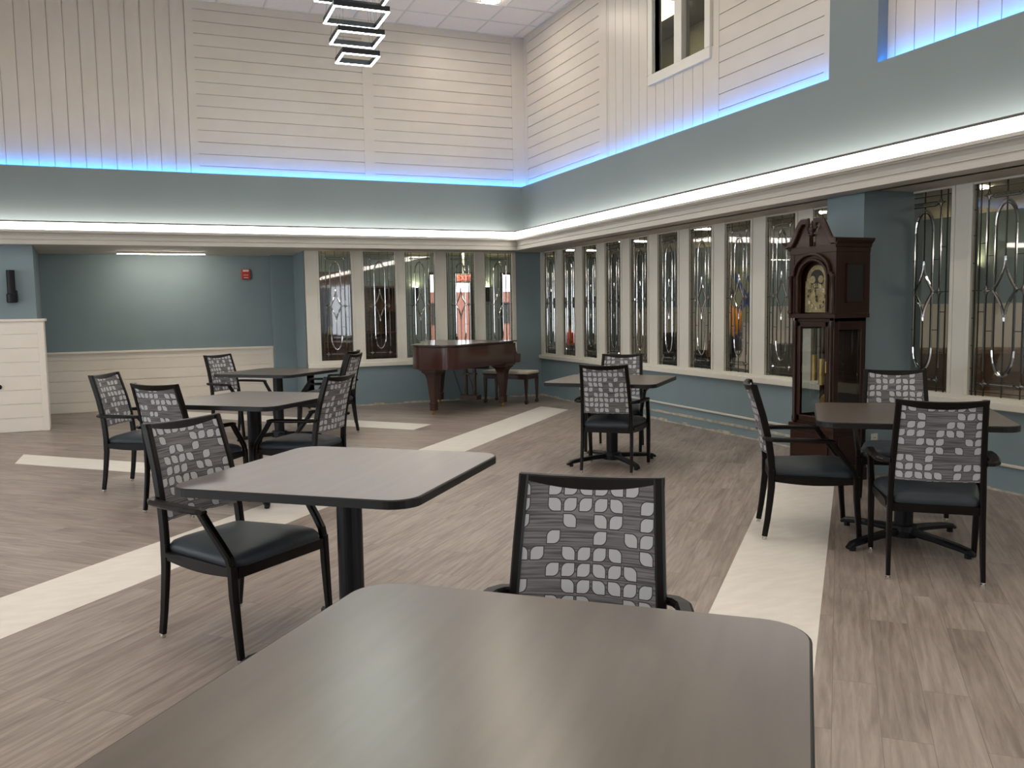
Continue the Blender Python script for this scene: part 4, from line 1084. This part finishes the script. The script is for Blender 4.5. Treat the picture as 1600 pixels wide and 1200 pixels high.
# people seated in the lounge
def skin_chain(bm_, lay, pts, prev=None):
    last = prev
    for p, r in pts:
        v = bm_.verts.new(p); v[lay].radius = (r, r) if not isinstance(r, tuple) else r
        if last is not None: bm_.edges.new((last, v))
        last = v
    return last
def person(label, x_, y_, rz, shirt, standing=False):
    U = .40 if standing else 0
    t = thing('person', label, 'person', (x_, y_, 0), rz)
    def skinned(name, build, mt, sub=1):
        b = B(); lay = b.verts.layers.skin.verify(); root = build(b, lay); root[lay].use_root = True
        me = bpy.data.meshes.new(name); b.to_mesh(me); b.free(); me.materials.append(M[mt])
        o = bpy.data.objects.new(name, me); COL.objects.link(o); o.parent = t
        md = o.modifiers.new('k', 'SKIN'); md.use_smooth_shade = True; s_ = o.modifiers.new('s', 'SUBSURF'); s_.levels = sub; s_.render_levels = sub
        return o
    def V_(b, lay, p, r): v = b.verts.new(p); v[lay].radius = r if isinstance(r, tuple) else (r, r); return v
    def legs(b, lay, pel, k, foot):
        for s in (-1, 1):
            hp = V_(b, lay, (s*.09, .0 if standing else .10, .50+U), .085*k)
            kn = V_(b, lay, (s*.10, .03, .50) if standing else (s*.11, .44, .50), .062*k)
            an = V_(b, lay, (s*.10, .0 if standing else .46, .09 if foot else .12), .042*k)
            b.edges.new((pel, hp)); b.edges.new((hp, kn)); b.edges.new((kn, an))
            if foot:
                to = V_(b, lay, (s*.12, .15 if standing else .60, .035), (.04, .03)); b.edges.new((an, to))
    def body(b, lay):
        V = lambda p, r: V_(b, lay, (p[0], p[1], p[2]+U), r)
        E = lambda a, c: b.edges.new((a, c))
        pel = V((0, 0, .52), (.15, .12)); bel = V((0, -.02, .66), (.15, .11)); che = V((0, -.03, .84), (.16, .11)); nk = V((0, -.02, 1.00), (.055, .055)); jaw = V((0, .015, 1.07), (.066, .075)); hd_ = V((0, .0, 1.14), (.076, .09)); tp = V((0, -.01, 1.20), (.06, .07))
        for a, c in ((pel, bel), (bel, che), (che, nk), (nk, jaw), (jaw, hd_), (hd_, tp)): E(a, c)
        for s in (-1, 1):
            sh = V((s*.17, -.03, .90), .062)
            if standing: el = V((s*.25, -.02, .64), .042); wr = V((s*.25, .08, .42), .027); pm = V((s*.25, .10, .36), (.020, .034)); d = Vector((0, .03, -1)); sp_ = Vector((0, 1, 0))
            else: el = V((s*.24, .04, .66), .042); wr = V((s*.17, .27, .64), .027); pm = V((s*.15, .33, .64), (.034, .018)); d = Vector((0, 1, -.15)); sp_ = Vector((1, 0, 0))
            E(che, sh); E(sh, el); E(el, wr); E(wr, pm); c0 = pm.co - Vector((0, 0, U))
            for dx, L_ in ((-.024, .07), (-.008, .08), (.008, .075), (.024, .06)):
                f1 = V(tuple(c0+d*.035+sp_*dx), .009); f2 = V(tuple(c0+d*(.035+L_*.5)+sp_*dx*1.2+Vector((0, 0, -.006))), .008); E(pm, f1); E(f1, f2)
            th = V(tuple(c0+d*.010+sp_*.035), .009); th2 = V(tuple(c0+d*.04+sp_*.045), .008); E(pm, th); E(th, th2)
        legs(b, lay, pel, 1, True)
        return pel
    skinned('body', body, 'skin')
    def shirt_b(b, lay):
        V = lambda p, r: V_(b, lay, (p[0], p[1], p[2]+U), r)
        pel = V((0, 0, .50), (.19, .15)); bel = V((0, -.02, .66), (.19, .145)); che = V((0, -.03, .84), (.20, .14)); nk = V((0, -.03, .97), (.07, .07))
        for a, c in ((pel, bel), (bel, che), (che, nk)): b.edges.new((a, c))
        for s in (-1, 1):
            sh = V((s*.18, -.03, .90), .08); el = V((s*.235, -.0, .72), .062); b.edges.new((che, sh)); b.edges.new((sh, el))
        return pel
    skinned('shirt', shirt_b, shirt)
    def tr(b, lay):
        pel = V_(b, lay, (0, 0, .51+U), (.165, .13)); legs(b, lay, pel, 1.25, False); return pel
    skinned('trousers', tr, 'trousers')
    b = B(); bmesh.ops.create_uvsphere(b, u_segments=16, v_segments=12, radius=1, matrix=T(0, -.03, 1.165+U) @ Matrix.Diagonal((.092, .105, .095, 1)))
    obj('hair', b, 'hair', t, smooth=True)
    b = B(); lathe(b, [(0, .02), (.010, .012), (.014, 0), (0, -.012)], 10, T(0, .095, 1.11+U)); obj('nose', b, 'skin', t, smooth=True)
    for s in (-1, 1):
        b = B(); bmesh.ops.create_uvsphere(b, u_segments=10, v_segments=8, radius=.011, matrix=T(s*.03, .083, 1.135+U)); obj('eye', b, 'dark', t, smooth=True)
        b = B(); bmesh.ops.create_uvsphere(b, u_segments=10, v_segments=8, radius=1, matrix=T(s*.088, -.005, 1.12+U) @ Matrix.Diagonal((.008, .018, .03, 1))); obj('ear', b, 'skin', t, smooth=True)
    b = B(); bx(b, -.025, .025, .078, .090, 1.07+U, 1.078+U); obj('mouth', b, 'red', t, bevel=.003)
person('standing person in an amber yellow shirt seen through the leaded windows', 7.40, 9.95, math.radians(10), 'shirt_yellow', True)
person('seated person in an orange shirt seen through the leaded windows near the corner', 7.15, 14.5, math.radians(10), 'shirt_orange')
